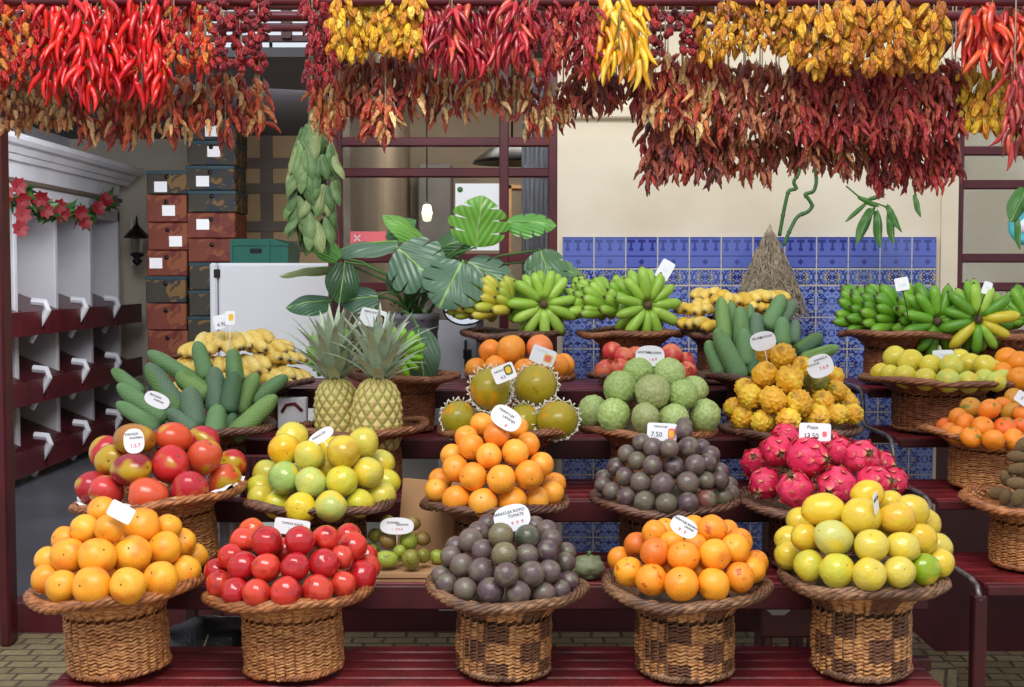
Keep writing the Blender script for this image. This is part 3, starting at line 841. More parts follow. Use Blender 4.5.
def bract_mesh(tipw, L, W):
    m = MB(); n = 7; V = []; K = []
    for i in range(n):
        t = i / (n - 1); w = W * math.sin(PI * (.18 + .82 * (1 - t) ** .8 * .9)) * (1 - t ** 3); z = L * t; y = .02 + .25 * t * t * L
        for s in (-1, 0, 1): V.append((s * w * .5, y - abs(s) * .05 * W, z)); K.append(0 if t < .55 else (t - .55) / .45 * (1 if tipw else .4))
    F = [(i*3+j, i*3+j+1, i*3+j+4, i*3+j+3) for i in range(n-1) for j in range(2)]
    return V, F, K
def dragon_scales():
    m = MB(); rg = random.Random(4)
    for row in range(5):
        t = PI * (.86 - row * .165); nn = [4, 6, 7, 6, 4][row]
        for k in range(nn):
            p = 2 * PI * (k + .5 * (row % 2)) / nn + rg.uniform(-.1, .1)
            d = Vector((math.sin(t) * math.cos(p), math.sin(t) * math.sin(p), math.cos(t)))
            up = Vector((math.cos(t) * math.cos(p), math.cos(t) * math.sin(p), -math.sin(t))) * -1
            side = up.cross(d)
            V, F, K = bract_mesh(True, rg.uniform(.42, .6), rg.uniform(.42, .55))
            base = Vector((d.x, d.y, d.z * 1.08)) * .93
            m.add([base + side * v[0] + d * (v[1]) + up * (v[2]) * .95 - d * (.28 * v[2] ** 2) for v in V], F, K)
    return m.data('dragon_scales', M['dragon'])
FM['dragon_scales'] = dragon_scales()
def dragon_crown():
    m = MB(); rg = random.Random(5)
    for k in range(9):
        p = k * 2.4; V, F, K = bract_mesh(False, rg.uniform(.32, .5), .16)
        c, s = math.cos(p), math.sin(p)
        lean = rg.uniform(.1, .7)
        m.add([((v[0]) * -s + (v[1] + v[2] * lean * .5) * c, v[0] * c + (v[1] + v[2] * lean * .5) * s, v[2] + .9) for v in V], F, .6)
    m.lathe([(.16, .86), (.12, 1.05), (.06, 1.15), (.001, 1.15)], 10)
    return m.data('dragon_crown', M['calyx'])
FM['dragon_crown'] = dragon_crown()
FM['scar'] = MB().lathe([(.001, .935), (.06, .94), (.075, .915), (.05, .90)], 10).data('scar', M['scar'])
FM['navel'] = MB().lathe([(.001, .945), (.035, .948), (.05, .92)], 8).data('navel', M['calyx'])
_c = MB()
for k in range(5):
    a = k * 2 * PI / 5
    _c.add([(0, 0, .93), (.1 * math.cos(a - .5), .1 * math.sin(a - .5), .96), (.24 * math.cos(a), .24 * math.sin(a), 1.0), (.1 * math.cos(a + .5), .1 * math.sin(a + .5), .96)], [(0, 1, 2, 3)])
_c.tube([(0, 0, .9), (0, 0, 1.02)], .04, 6)
FM['calyx'] = _c.data('calyx', M['calyx'])
_c = MB(); _t = np.arange(7) * 2 * PI / 7
for k in range(6):
    a = k * PI / 3
    _c.add([(.16 * math.cos(a - .5), .16 * math.sin(a - .5), .9), (.16 * math.cos(a + .5), .16 * math.sin(a + .5), .9), (.26 * math.cos(a + .2), .26 * math.sin(a + .2), 1.18), (.2 * math.cos(a), .2 * math.sin(a), 1.25), (.26 * math.cos(a - .2), .26 * math.sin(a - .2), 1.18)], [(0, 1, 2, 3, 4)], .7)
_c.lathe([(.2, .88), (.19, 1.0)], 12, mask=.6)
FM['pomecrown'] = _c.data('pomegranate_crown', M['pome'], False)

PARTS = {  # kind of fruit: (mesh names, child parts, name, category)
 'orange': (['orange0', 'orange1'], [('stem_scar', 'navel')], 'orange', 'orange'),
 'scarred': (['scarred0', 'orange1'], [('stem_scar', 'navel')], 'sweet_passion_fruit', 'fruit'),
 'mandarin': (['mandarin0'], [('stem_scar', 'scar')], 'mandarin', 'mandarin'),
 'tomato': (['tomato0', 'tomato1'], [('stem_scar', 'navel')], 'tomato', 'tomato'),
 'passion': (['passion0', 'passion1'], [('stem_scar', 'navel')], 'purple_passion_fruit', 'fruit'),
 'yellow': (['yellow0', 'yellow1'], [('stem_scar', 'navel')], 'yellow_passion_fruit', 'fruit'),
 'mango': (['mango0'], [('stem_scar', 'scar')], 'mango', 'mango'),
 'papaya': (['papaya0'], [('stem_scar', 'scar')], 'papaya', 'papaya'),
 'pome': (['pome0'], [('calyx', 'pomecrown')], 'pomegranate', 'pomegranate'),
 'cherimoya': (['cherimoya0', 'cherimoya1'], [], 'cherimoya', 'cherimoya'),
 'pitaya': (['pitaya0'], [('flower_end', 'calyx')], 'yellow_pitaya', 'fruit'),
 'kiwi': (['kiwi0'], [('calyx', 'navel')], 'kiwi', 'kiwi'),
 'feijoa': (['feijoa0'], [('calyx', 'navel')], 'feijoa', 'fruit'),
 'dragon': (['dragon0'], [('scales', 'dragon_scales'), ('flower_end', 'dragon_crown')], 'dragon_fruit', 'dragon fruit'),
}
RANK = ['first', 'second', 'third', 'fourth', 'fifth', 'sixth', 'seventh', 'eighth', 'ninth', 'tenth', 'eleventh', 'twelfth']
def rank(i, n):
    if n == 1: return 'alone'
    if i == 0: return 'leftmost'
    if i == n - 1: return 'rightmost'
    return RANK[i] + ' from left' if i < n / 2 else RANK[n - 1 - i] + ' from right'
def rowname(i, n):
    if i == 0: return 'bottom row'
    if i == n - 1: return 'top row'
    return ['', 'second row up', 'third row up', 'fourth row up', 'fifth row up'][i]

def pile(kind, adj, where, org, sc, rim, Y, rows, cols, codes=None, h=None, rimw=None, gap=.965):
    """rows: what the photograph shows, front row first; every fruit sits on the mound of its basket"""
    cxp, cyp = rim
    C = at(cxp, cyp, Y)
    a = (rimw / 2) * Y / FPX
    items = []
    for ri, row in enumerate(rows):
        srt = sorted(row, key=lambda q: q[0])
        for k, q in enumerate(srt):
            x, y, r = org[0] + q[0] / sc, org[1] + q[1] / sc, q[2] / sc
            items.append(dict(px=x, py=y, r=r, row=ri, k=k, n=len(srt), code=q[3] if len(q) > 3 else '', asp=q[4] if len(q) > 4 else 1.0, ang=q[5] if len(q) > 5 else None))
    med = sorted(i['r'] for i in items)[len(items) // 2]
    top = min(i['py'] for i in items)
    hh = h or max(.05, (C.z - at(cxp, top, Y).z) * -1)
    rr0 = med * Y / FPX
    aa = max(.05, a - rr0 * .75)
    O = Vector((0, 0, EYE))
    for it in items:
        d = ray(it['px'], it['py'])
        hz = hh + .015
        S = Vector((1 / aa, 1 / aa, 1 / hz))
        o_ = (O - C) * S; d_ = d * S
        A, B, Cc = d_.dot(d_), 2 * o_.dot(d_), o_.dot(o_) - 1
        disc = B * B - 4 * A * Cc
        t = (-B - math.sqrt(disc)) / (2 * A) if disc > 0 else -B / (2 * A)
        small = it['r'] < med * .86
        it['rp'] = max(it['r'], med * .9) if small else it['r']
        it['rp'] *= 1.05
        if small: t += it['rp'] * t / FPX * (.9 if abs(it['px'] - cxp) < rimw * .36 else .35)
        it['t'] = t; it['d'] = d; it['small'] = small
        it['pri'] = it['py'] - (40 if small else 0)
    for _ in range(150):
        moved = False
        for i, p in enumerate(items):
            for q in items[i+1:]:
                D = (p['d'] * p['t'] - q['d'] * q['t']).length
                need = (p['rp'] * p['t'] + q['rp'] * q['t']) / FPX * gap
                if D < need:
                    push = (need - D) * .4
                    f, b = (p, q) if p['pri'] > q['pri'] else (q, p)     # f is nearer the viewer
                    if f['t'] > b['t'] and not f['small'] and not b['small'] and D > need * .75: f, b = b, f
                    f['t'] -= push * (.15 if b['small'] else .35); b['t'] += push; moved = True
        if not moved: break
    for it in items: it['R'] = it['rp'] * it['t'] / FPX
    out = []
    names, parts, oname, cat = PARTS[kind]
    for it in items:
        pos = O + it['d'] * it['t']
        code = it['code'][-1:] if it['code'] else ''
        base = cols.get(code) or RNG.choice(cols['']) if not (code and code in cols) else cols[code]
        base = RNG.choice(base) if isinstance(base, list) else base
        j = RNG.uniform(.92, 1.06)
        colr = tuple(min(1, c * j) for c in srgb(*base))
        word = (codes or {}).get(code, adj)
        rn = rowname(it['row'], len(rows))
        lab = f"{word}, {rank(it['k'], it['n'])}, {rn}, {where}" if it['n'] > 1 else f"{word} alone in {rn}, {where}"
        if len(lab.replace(',', '').split()) > 16: print('LONG', lab)
        f = thing(oname, lab, cat, pos, f"{oname.replace('_', ' ')} pile in {where}")
        R = it['R']
        asp = it['asp']
        f.scale = (R, R, R) if asp == 1.0 else (R / math.sqrt(asp), R / math.sqrt(asp), R * math.sqrt(asp))
        f.rotation_mode = 'QUATERNION'
        if it['ang'] is not None:
            an = math.radians(it['ang']); ax = Vector((math.cos(an), -.35, math.sin(an)))
        else:
            ax = Vector((RNG.gauss(0, .75), -1, RNG.gauss(.25, .75)))
        f.rotation_quaternion = align(ax, RNG.random() * 6)
        b = link(oname + '_body' if parts else oname + '_flesh', FM[RNG.choice(names)], f)
        b.name = 'skin'; b.color = (*colr, 1)
        for nm, key in parts:
            c = link(nm, FM[key], f); c.color = (*colr, 1)
            if key in ('dragon_scales',): c.color = (*[min(1, q * 1.12) for q in colr], 1)
        out.append(f)
    return out

S1 = 5.12; S2 = 5.6889; S3 = 5.2875; S4 = 5.725
OR = {'': [(250, 172, 44), (252, 180, 52), (248, 164, 40)]}
Y0, Y1, Y2, Y3, Y4 = 3.25, 3.7, 4.1, 4.5, 4.9
def bk(kind, label, px, Y, tier, wide=1.0, tilt=(0, 0), mound=(.13, .06), high=1.0):
    return basket(kind, label, sx(px, Y), Y, TZ[tier], wide, tilt, mound, high)

# front row
bk('honey', 'honey-coloured wicker basket of oranges at the left end of the front row', 114, Y0, 0, .99, (0, -.055), (.14, .08), 1.12)
pile('orange', 'orange', 'the front left orange basket', (20, 490), S1, (114, 590), Y0, [
 [(135,455,70),(215,495,75),(368,495,92),(552,490,85),(720,455,84),(848,413,72)],
 [(145,360,60),(250,335,82),(395,342,88),(575,333,90),(740,298,80),(893,340,60),(440,440,60),(625,415,60)],
 [(228,255,62),(330,200,68),(457,200,70,'b'),(620,184,88),(828,268,68),(520,270,60),(760,190,62)],
 [(420,105,68)]], {**OR, 'b': [(236, 158, 40)]}, {'b': 'brown-spotted orange'}, rimw=172)
bk('honey', 'honey-coloured wicker basket of red tomatoes in the front row', 292, Y0, 0, .98, (0, -.045), (.14, .08), 1.09)
TO = {'': [(200, 40, 34), (210, 52, 38), (188, 32, 38), (214, 66, 46)]}
pile('tomato', 'red tomato', 'the front tomato basket', (195, 490), S1, (292, 590), Y0, [
 [(128,480,66),(205,517,68),(315,530,70),(465,525,78),(628,513,76),(757,482,65),(850,440,75)],
 [(110,415,55),(180,340,62),(245,390,75),(365,398,70),(512,395,72),(660,375,74),(750,345,60),(885,395,58)],
 [(250,260,66),(368,265,75),(538,260,73),(668,248,66),(805,290,74),(460,310,55),(872,340,55)],
 [(290,210,62,'o'),(785,235,62)]], {**TO, 'o': [(222, 84, 30)]}, {'o': 'orange-red tomato'}, rimw=166)
bk('mix', 'two-tone wicker basket of purple passion fruit in the middle of the front row', 503, Y0, 0, .94, (0, .03), (.13, .09), 1.11)
PA = {'': [(106, 86, 88), (98, 78, 80), (116, 98, 92), (90, 68, 76)]}
pile('passion', 'dull purple passion fruit', 'the front purple heap', (410, 500), S1, (505, 587), Y0, [
 [(190,430,58),(283,457,58),(412,465,66),(553,478,62),(682,480,60),(768,460,52),(812,420,55)],
 [(160,385,50),(268,335,60),(366,362,65),(492,382,60),(622,380,65),(712,365,58),(210,290,54),(795,318,52)],
 [(372,257,54),(482,278,62,'g'),(597,285,58),(702,262,58),(800,268,50),(310,208,62),(235,240,48)],
 [(465,180,62,'g'),(600,190,62,'d'),(725,205,54),(702,155,52),(350,165,54),(400,125,46),(640,135,46)]],
 {**PA, 'g': [(126, 116, 84)], 'd': [(78, 84, 68)]}, {'g': 'greenish grey passion fruit', 'd': 'dark greenish passion fruit'}, rimw=150)
bk('mix', 'two-tone wicker basket of orange passion fruit in the front row', 687, Y0, 0, .975, (0, .0), (.14, .07), 1.14)
pile('scarred', 'orange passion fruit', 'basket right of the purple heap', (590, 490), S1, (686, 586), Y0, [
 [(200,418,72),(315,460,78),(468,480,84),(632,485,80),(762,447,74),(830,410,66)],
 [(150,350,58),(240,280,62,'b'),(332,318,72,'b'),(480,340,78),(640,332,78),(740,300,72),(850,370,60),(395,405,60),(560,420,60)],
 [(330,220,62),(625,205,74),(765,262,64),(420,270,60),(540,290,62),(700,215,60)],
 [(385,205,55),(530,190,58)]], {'': [(248, 158, 34), (250, 166, 40), (246, 150, 36)], 'b': [(226, 116, 36)]}, {'b': 'brown-blotched orange passion fruit'}, rimw=160)
bk('mix', 'dark and light wicker basket of yellow passion fruit, rightmost of the front row', 866, Y0, 0, .965, (0, .0), (.14, .1), 1.26)
YE = {'': [(222, 190, 60), (216, 194, 80), (228, 184, 46)], 'g': [(206, 202, 112)], 'k': [(140, 164, 30)], 'o': [(222, 172, 50)], 'l': [(204, 198, 66)]}
YC = {'g': 'pale green passion fruit', 'k': 'green passion fruit', 'o': 'orange-yellow passion fruit', 'l': 'lime-yellow passion fruit'}
pile('yellow', 'yellow passion fruit', 'the front right yellow basket', (765, 470), S1, (866, 576), Y0, [
 [(120,440,64),(228,490,75,'l'),(370,515,82,'l'),(535,535,78),(688,522,74),(817,508,74,'k'),(895,475,62)],
 [(120,360,56),(205,345,68),(352,350,92,'g',1.18,150),(545,390,80),(705,395,76,'',1.2,0),(800,355,75),(885,395,56)],
 [(180,262,58),(300,205,92,'',1.3,0),(492,240,92),(672,250,82,'o',1.2,10),(750,210,80),(825,275,58),(580,320,60),(450,345,60)],
 [(525,125,75,'',1.15,20),(640,175,60)]], YE, YC, rimw=172)

# second row
bk('honey', 'tall honey wicker basket of mangoes lined with white paper', 166, Y1, 1, 1.12, (.02, -.1), (.11, .05), 1.05)
link('paper_lining', RUF, BKLAST[0])
pile('mango', 'red mango', 'the mango basket', (70, 410), S1, (160, 500), Y1, [
 [(115,395,75),(185,415,80,'p',1.1,160),(400,435,88,'y',1.2,170),(607,408,90,'',1.1,40),(780,360,88,'y',1.1,40)],
 [(180,215,58),(215,255,70),(310,305,92,'d',1.25,10),(512,282,92),(685,243,88,'y',1.1,60),(825,280,66)],
 [(330,150,94,'g',1.35,0),(530,143,84,'o',1.1,170),(685,160,60)]],
 {'': [(196, 40, 44), (184, 34, 50)], 'p': [(206, 60, 56)], 'y': [(214, 84, 50)], 'd': [(150, 30, 46)], 'g': [(172, 112, 36)], 'o': [(206, 74, 38)]},
 {'y': 'red and yellow mango', 'd': 'dark red mango', 'g': 'large orange-green mango', 'o': 'orange-red mango', 'p': 'pinkish red mango'}, rimw=160)
bk('dark', 'dark wicker basket of yellow-green passion fruit in the second row', 321, Y1, 1, .98, (0, -.02), (.13, .08))
pile('yellow', 'yellow passion fruit', 'basket above the tomatoes', (235, 415), S1, (320, 507), Y1, [
 [(130,425,66,'w'),(218,460,72,'l'),(335,478,77),(490,468,78,'g'),(637,452,70,'l'),(745,415,75,'w')],
 [(130,375,58,'l'),(160,300,62,'w'),(255,322,80,'n'),(390,348,78,'g'),(548,338,76,'l'),(680,295,78,'w'),(775,345,58,'l'),(470,270,55)],
 [(252,178,78,'o'),(380,208,75,'w'),(555,190,82,'h'),(655,145,78,'w'),(750,248,62,'w')],
 [(290,120,80,'w'),(500,180,58)]],
 {'': [(226, 196, 48)], 'w': [(206, 198, 84), (210, 196, 74)], 'l': [(202, 198, 60)], 'g': [(188, 198, 104)], 'n': [(158, 188, 100)], 'o': [(240, 182, 30)], 'h': [(200, 164, 50)]},
 {'w': 'pale yellow passion fruit', 'l': 'lime-yellow passion fruit', 'g': 'pale green passion fruit', 'n': 'green passion fruit', 'o': 'orange-yellow passion fruit', 'h': 'brownish yellow passion fruit'}, rimw=150)
bk('dark', 'dark wicker basket with the steep pyramid of oranges', 496, Y1, 1, .97, (0, 0), (.12, .1))
pile('orange', 'orange', 'the steep orange pyramid', (400, 400), S1, (496, 500), Y1, [
 [(190,460,60),(290,508,70),(423,525,72),(572,515,75),(697,512,66),(778,475,62)],
 [(205,410,55),(285,350,65),(373,393,70),(518,405,72),(662,382,72),(725,330,62),(790,430,55)],
 [(265,285,54),(365,240,65),(457,287,64),(590,270,68),(655,225,58)],
 [(340,190,50),(420,125,54),(495,178,66,'b'),(600,140,56)]], {'': [(250, 164, 50), (252, 172, 58), (248, 156, 46)], 'b': [(238, 132, 36)]}, {'b': 'brown-scarred orange'}, rimw=142)
bk('dark', 'dark wicker basket of purple passion fruit below the cherimoyas', 665, Y1, 1, .98, (0, .01), (.12, .1))
pile('passion', 'dull purple passion fruit', 'pyramid below the cherimoyas', (580, 410), S2, (666, 500), Y1, [
 [(132,425,48),(180,460,50),(262,495,52),(368,522,60,'g'),(492,535,60,'g'),(612,530,60),(722,512,56,'r'),(812,495,55,'g'),(860,475,50)],
 [(135,385,46),(205,325,52),(258,378,54),(348,410,60),(470,422,65),(612,415,63),(715,403,52,'g'),(795,400,52),(850,428,48)],
 [(265,250,50),(325,290,52,'g'),(412,315,55),(533,325,62),(655,312,58),(725,300,52),(795,350,50)],
 [(350,185,52),(415,215,55),(510,218,52),(620,212,60),(690,215,50),(745,255,50)],
 [(590,120,48),(592,90,44)]], {**PA, 'g': [(106, 98, 80)], 'r': [(122, 72, 66)]}, {'g': 'grey-green passion fruit', 'r': 'reddish passion fruit'}, rimw=146)
bk('dark', 'dark wicker basket of dragon fruit in the second row', 822, Y1, 1, 1.1, (0, -.01), (.14, .07))
pile('dragon', 'pink dragon fruit', 'the dragon fruit basket', (735, 410), S2, (826, 496), Y1, [
 [(170,415,88),(345,455,100),(580,430,104),(790,415,95),(905,405,76)],
 [(115,300,62),(240,230,92),(410,270,112),(600,245,84),(720,275,100),(825,310,66)],
 [(290,155,66),(545,205,58)]], {'': [(224, 46, 92), (214, 38, 84), (230, 60, 100)]}, None, rimw=180)

# third row
bk('dark', 'dark wicker basket of green monstera fruits at the left', 200, Y2, 2, 1.08, (0, -.04), (.12, .05))
bk('red', 'reddish wicker basket holding the two pineapples', 362, Y2 + .02, 2, .98, (0, -.03), None)
bk('red', 'reddish wicker basket of papayas in white foam nets', 508, Y2, 2, 1.02, (0, 0), (.11, .04))
PP = pile('papaya', 'green-yellow papaya', 'the papaya basket', (430, 320), S3, (509, 427), Y2, [
 [(155,530,92,'',1.15,100),(490,545,72,'',1.1,80),(670,530,100,'',1.12,10)],
 [(320,370,104,'',1.1,100),(555,350,105,'',1.1,30)]], {'': [(164, 148, 30), (154, 146, 34), (172, 150, 32)]}, None, rimw=140)
bk('red', 'reddish wicker basket of cherimoyas', 650, Y2, 2, .97, (0, 0), (.12, .08))
pile('cherimoya', 'green cherimoya', 'the cherimoya basket', (570, 330), S2, (650, 426), Y2, [
 [(125,470,85,'',1.15,70),(250,495,92,'',1.1,90),(430,510,82,'b',1.15,95),(585,500,78),(765,495,88,'',1.1,90)],
 [(280,330,90),(475,350,95,'b'),(645,365,82),(710,340,66)],
 [(390,240,82),(570,245,84)]], {'': [(176, 198, 118), (184, 204, 128), (166, 190, 110)], 'b': [(164, 170, 112)]}, {'b': 'brownish green cherimoya'}, rimw=140)
bk('dark', 'dark wicker basket of spiny yellow pitayas', 793, Y2, 2, 1.0, (0, 0), (.11, .11))
pile('pitaya', 'yellow pitaya', 'the yellow pitaya pyramid', (690, 330), S2, (793, 424), Y2, [
 [(245,440,54),(300,500,65),(415,520,65),(560,515,70),(720,495,75),(840,480,60),(925,480,58)],
 [(345,375,70),(470,395,75),(622,415,75),(755,405,62),(900,420,58),(310,330,50),(870,380,50)],
 [(425,255,72),(568,280,78),(715,300,70,'g'),(830,345,60),(640,205,55)],
 [(435,125,60),(530,150,72),(820,265,56),(670,230,52)]], {'': [(238, 176, 44), (232, 168, 40), (242, 186, 56)], 'g': [(128, 130, 40)]}, {'g': 'greenish pitaya'}, rimw=140)

# fourth row
bk('red', 'reddish wicker basket of large oranges behind the papayas', 520, Y3, 3, .87, (0, 0), (.1, .04))
pile('orange', 'large orange', 'basket behind the papayas', (430, 320), S3, (521, 373), Y3, [
 [(245,260,58),(345,250,60),(505,265,62),(670,245,66)],
 [(320,165,60,'s'),(428,158,76),(578,150,70,'r'),(705,240,60)]], {'': [(250, 152, 44), (250, 160, 50)], 'r': [(246, 140, 76)], 's': [(248, 140, 44)]}, {'r': 'pinkish orange'}, rimw=108)
bk('dark', 'dark wicker basket of pomegranates behind the cherimoyas', 648, Y3, 3, .93, (0, 0), (.1, .05))
pile('pome', 'red pomegranate', 'basket behind the cherimoyas', (570, 330), S2, (648, 372), Y3, [
 [(205,230,60,'o'),(285,215,52,'o'),(665,235,54),(655,180,52)],
 [(240,125,56),(308,155,56),(372,145,50,'o'),(575,140,60)]], {'': [(210, 58, 60), (216, 70, 66)], 'o': [(220, 96, 76)]}, {'o': 'orange-red pomegranate'}, rimw=118)
bk('dark', 'dark wicker basket of green monstera fruits behind the yellow pitayas', 766, Y3, 3, 1.02, (0, 0), (.12, .04))
bk('red', 'wide reddish wicker basket of yellow fruit on the right rack', 940, Y3, 3, 1.22, (0, 0), (.12, .03), .95)
pile('yellow', 'round yellow fruit', 'wide basket, right rack', (864, 330), S4, (943, 377), Y3, [
 [(95,245,52),(152,258,56),(235,268,62),(353,283,62),(482,290,63,'g'),(595,300,58,'g'),(690,288,60,'g'),(755,295,52,'g'),(790,275,50,'g')],
 [(180,160,65),(270,185,68),(378,202,58),(500,205,60,'g'),(605,200,62),(690,205,58),(548,165,48),(735,225,48)]],
 {'': [(226, 210, 72), (222, 206, 64)], 'g': [(206, 212, 92)]}, {'g': 'round greenish yellow fruit'}, rimw=140, h=.05)
bk('honey', 'wicker basket of oranges at the far right edge of the right rack', 1036, Y3, 3, 1.0, (0, 0), (.1, .04))
pile('orange', 'deep orange fruit', 'basket at right edge', (864, 330), S4, (1032, 376), Y3, [
 [(790,245,56),(890,280,62)], [(820,170,64),(890,190,62)]], {'': [(246, 148, 30)]}, None, rimw=130, h=.05)
bk('honey', 'honey wicker basket of mandarins on the right rack', 996, Y2, 2, 1.08, (0, .03), (.12, .06), .92)
pile('mandarin', 'orange mandarin', 'the mandarin basket', (864, 330), S4, (990, 436), Y2, [
 [(465,555,48,'r'),(490,580,48),(530,600,50),(615,615,58),(742,630,58),(860,625,58)],
 [(540,500,50),(585,535,52),(682,555,58),(803,562,60,'r'),(900,560,54,'r')],
 [(610,442,55,'g'),(718,455,60),(790,430,48),(850,475,58,'g'),(905,475,50)],
 [(860,395,56,'g')]], {'': [(244, 142, 34), (242, 134, 34)], 'r': [(240, 110, 34)], 'g': [(214, 146, 40)]}, {'r': 'reddish mandarin', 'g': 'green-tinged mandarin'}, rimw=150)
bk('honey', 'honey wicker basket of kiwis at the lower right edge', 1040, Y1, 1, .98, (0, 0), (.12, .08))
pile('kiwi', 'brown kiwi', 'the kiwi basket', (880, 320), 3.4375, (1036, 492), Y1, [
 [(405,595,27,'',1.1,20),(432,608,26,'',1.2,80),(475,612,28,'',1.2,80)],
 [(435,545,26,'',1.2,120),(472,562,28,'',1.3,0),(478,512,28,'',1.4,10)],
 [(470,470,26,'',1.3,0),(490,430,26,'',1.2,60)], [(488,545,22)]], {'': [(124, 98, 62), (132, 106, 70)]}, None, rimw=136)

# small green fruit on cardboard
def cardboard():
    t = thing('cardboard_tray', 'torn brown cardboard sheet under the small green fruit', 'cardboard', at(412, 566, 3.72))
    o = Vector(t.location); o.z = TZ[1]; t.location = o
    c, r = (at(410, 575, 3.58), .17)
    m = MB(); m.box(-.15, .14, -.2, .1, .0, .01); m.box(-.14, .13, -.205, .06, .012, .022); link('sheet', m.data('cbs', M['card'], False), t)
    m = MB(); m.box(-.075, .11, 0, .008, 0, .23, Matrix.Translation((.02, .11, .0)) @ Matrix.Rotation(-.12, 4, 'X') @ Matrix.Rotation(.08, 4, 'Y'))
    link('upright_flap', m.data('cbf', M['card'], False), t)
cardboard()
pile('feijoa', 'small green fruit', 'the cardboard sheet pile', (190, 500), 3.6731, (406, 570), 3.62, [
 [(672,180,24,'l'),(722,217,36,'l',1.25,170),(770,190,24,'l'),(812,218,36),(858,205,27),(910,208,28,'l')],
 [(680,130,27),(727,150,33,'b'),(803,152,35,'l'),(855,143,28,'b'),(820,85,26,'b'),(725,80,26)]],
 {'': [(134, 130, 50), (142, 138, 56)], 'l': [(164, 178, 66)], 'b': [(150, 122, 66)]}, {'l': 'small bright green fruit', 'b': 'small brownish green fruit'}, rimw=80, h=.06)
# ------------------------------------------------------------ foam nets round the papayas
def foam_net():
    m = MB(); n = 12
    for s in (1, -1):
        for k in range(n):
            pts = []
            for i in range(15):
                t = PI * (.47 + .51 * i / 14); p = 2 * PI * k / n + s * i * .16
                r = 1.07 if i else 1.22
                pts.append((r * math.sin(t) * math.cos(p), r * math.sin(t) * math.sin(p), r * math.cos(t)))
            m.tube(pts, .035, 5)
    for k in range(2 * n):
        p = PI * k / n; m.tube([(1.05 * math.cos(p), 1.05 * math.sin(p), .12), (1.2 * math.cos(p), 1.2 * math.sin(p), .3)], .04, 5)
    return m.data('foam_net', M['foam'])
_fn = foam_net()
for f in PP:
    nt = link('foam_net', _fn, f); nt.rotation_mode = 'QUATERNION'
    nt.rotation_quaternion = f.rotation_quaternion.inverted() @ align((RNG.uniform(-.2, .2), -1, .35))

# ------------------------------------------------------------ monstera fruits
def mon_mesh():
    D = []; F = []; K = []; nu, nv = 56, 72
    for i in range(nv):
        t = i / (nv - 1)
        env = (1 - (2 * max(0, .14 - t) / .28) ** 2) if t < .14 else 1
        env = math.sqrt(max(0, 1 - ((.16 - t) / .16) ** 2)) * .9 + .1 if t < .16 else (1.0 - .12 * ((t - .16) / .5) if t < .66 else .88 * math.sqrt(max(0.0004, 1 - ((t - .66) / .341) ** 2)))
        for k in range(nu):
            p = 2 * PI * k / nu
            row = t * 24; c = k / nu * 14 + (int(row) % 2) * .5
            u = (row % 1) - .5; v = (c % 1) - .5
            b = max(0, 1 - 4 * (u * u + v * v))
            r = env * (.94 + .085 * b)
            D.append((r * math.cos(p), r * math.sin(p), t)); K.append(.42 * max(0, .35 - b) * 1.6)
    for i in range(nv - 1):
        for k in range(nu):
            l = (k + 1) % nu; F.append((i*nu+k, i*nu+l, (i+1)*nu+l, (i+1)*nu+k))
    F.append(tuple(range(nu - 1, -1, -1))); F.append(tuple((nv-1)*nu + k for k in range(nu)))
    m = MB(); m.add(D, F, K); return m.data('monstera_fruit', M['monfruit'])
MONM = mon_mesh()
def monfruits(lst, org, sc, Y, adj, where, grp):
    n = len(lst)
    order = sorted(range(n), key=lambda i: lst[i][2])
    for r, i in enumerate(order):
        bx, by, tx, ty, w, dy = lst[i][:6]
        sh = lst[i][6] if len(lst[i]) > 6 else 'green'
        Yb = Y + dy
        lean = lst[i][7] if len(lst[i]) > 7 else .05
        a = at(org[0] + bx / sc, org[1] + by / sc, Yb); b = at(org[0] + tx / sc, org[1] + ty / sc, Yb + lean)
        f = thing('monstera_fruit', f'{sh} scaly monstera fruit, {rank(r, n)} tip, {where}', 'fruit', a, grp)
        f.rotation_mode = 'QUATERNION'; f.rotation_quaternion = align(b - a, RNG.random() * 6)
        L = (b - a).length; rad = w / 2 / sc * Yb / FPX * 1.14
        c = {'green': (108, 146, 94), 'grey-green': (100, 126, 100), 'bright green': (124, 158, 86), 'dark green': (76, 110, 76)}[sh]
        k = link('skin', MONM, f, color=srgb(*c)); k.scale = (rad, rad, L)
        s = link('stalk', FM['stalkbit'], f); s.scale = (rad, rad, rad)
FM['stalkbit'] = MB().tube([(0, 0, -.5), (0, 0, .1)], [.16, .2], 8).data('stalkbit', M['greenstem'])
monfruits([(300,510,85,372,76,-.10), (335,470,90,278,92,-.02), (220,330,62,200,66,.06), (425,440,240,172,104,.03,'grey-green'), (520,290,245,110,82,.12),
 (560,345,395,225,106,.06,'bright green'), (490,515,455,292,116,-.08,'grey-green'), (490,520,345,410,78,-.12,'grey-green'), (550,260,495,58,82,.12,'green'), (600,430,585,188,100,.04,'grey-green'),
 (580,560,605,382,98,-.14), (650,430,692,212,95,.02,'dark green'), (695,280,680,98,84,.12), (650,560,685,425,62,-.04,'dark green'), (700,430,805,218,84,.08,'bright green'), (770,370,960,235,76,.12), (665,560,905,335,98,-.06,'bright green')],
 (100, 330), S1, Y2, 'green', 'fanned in left basket', 'monstera fruits in the left basket')
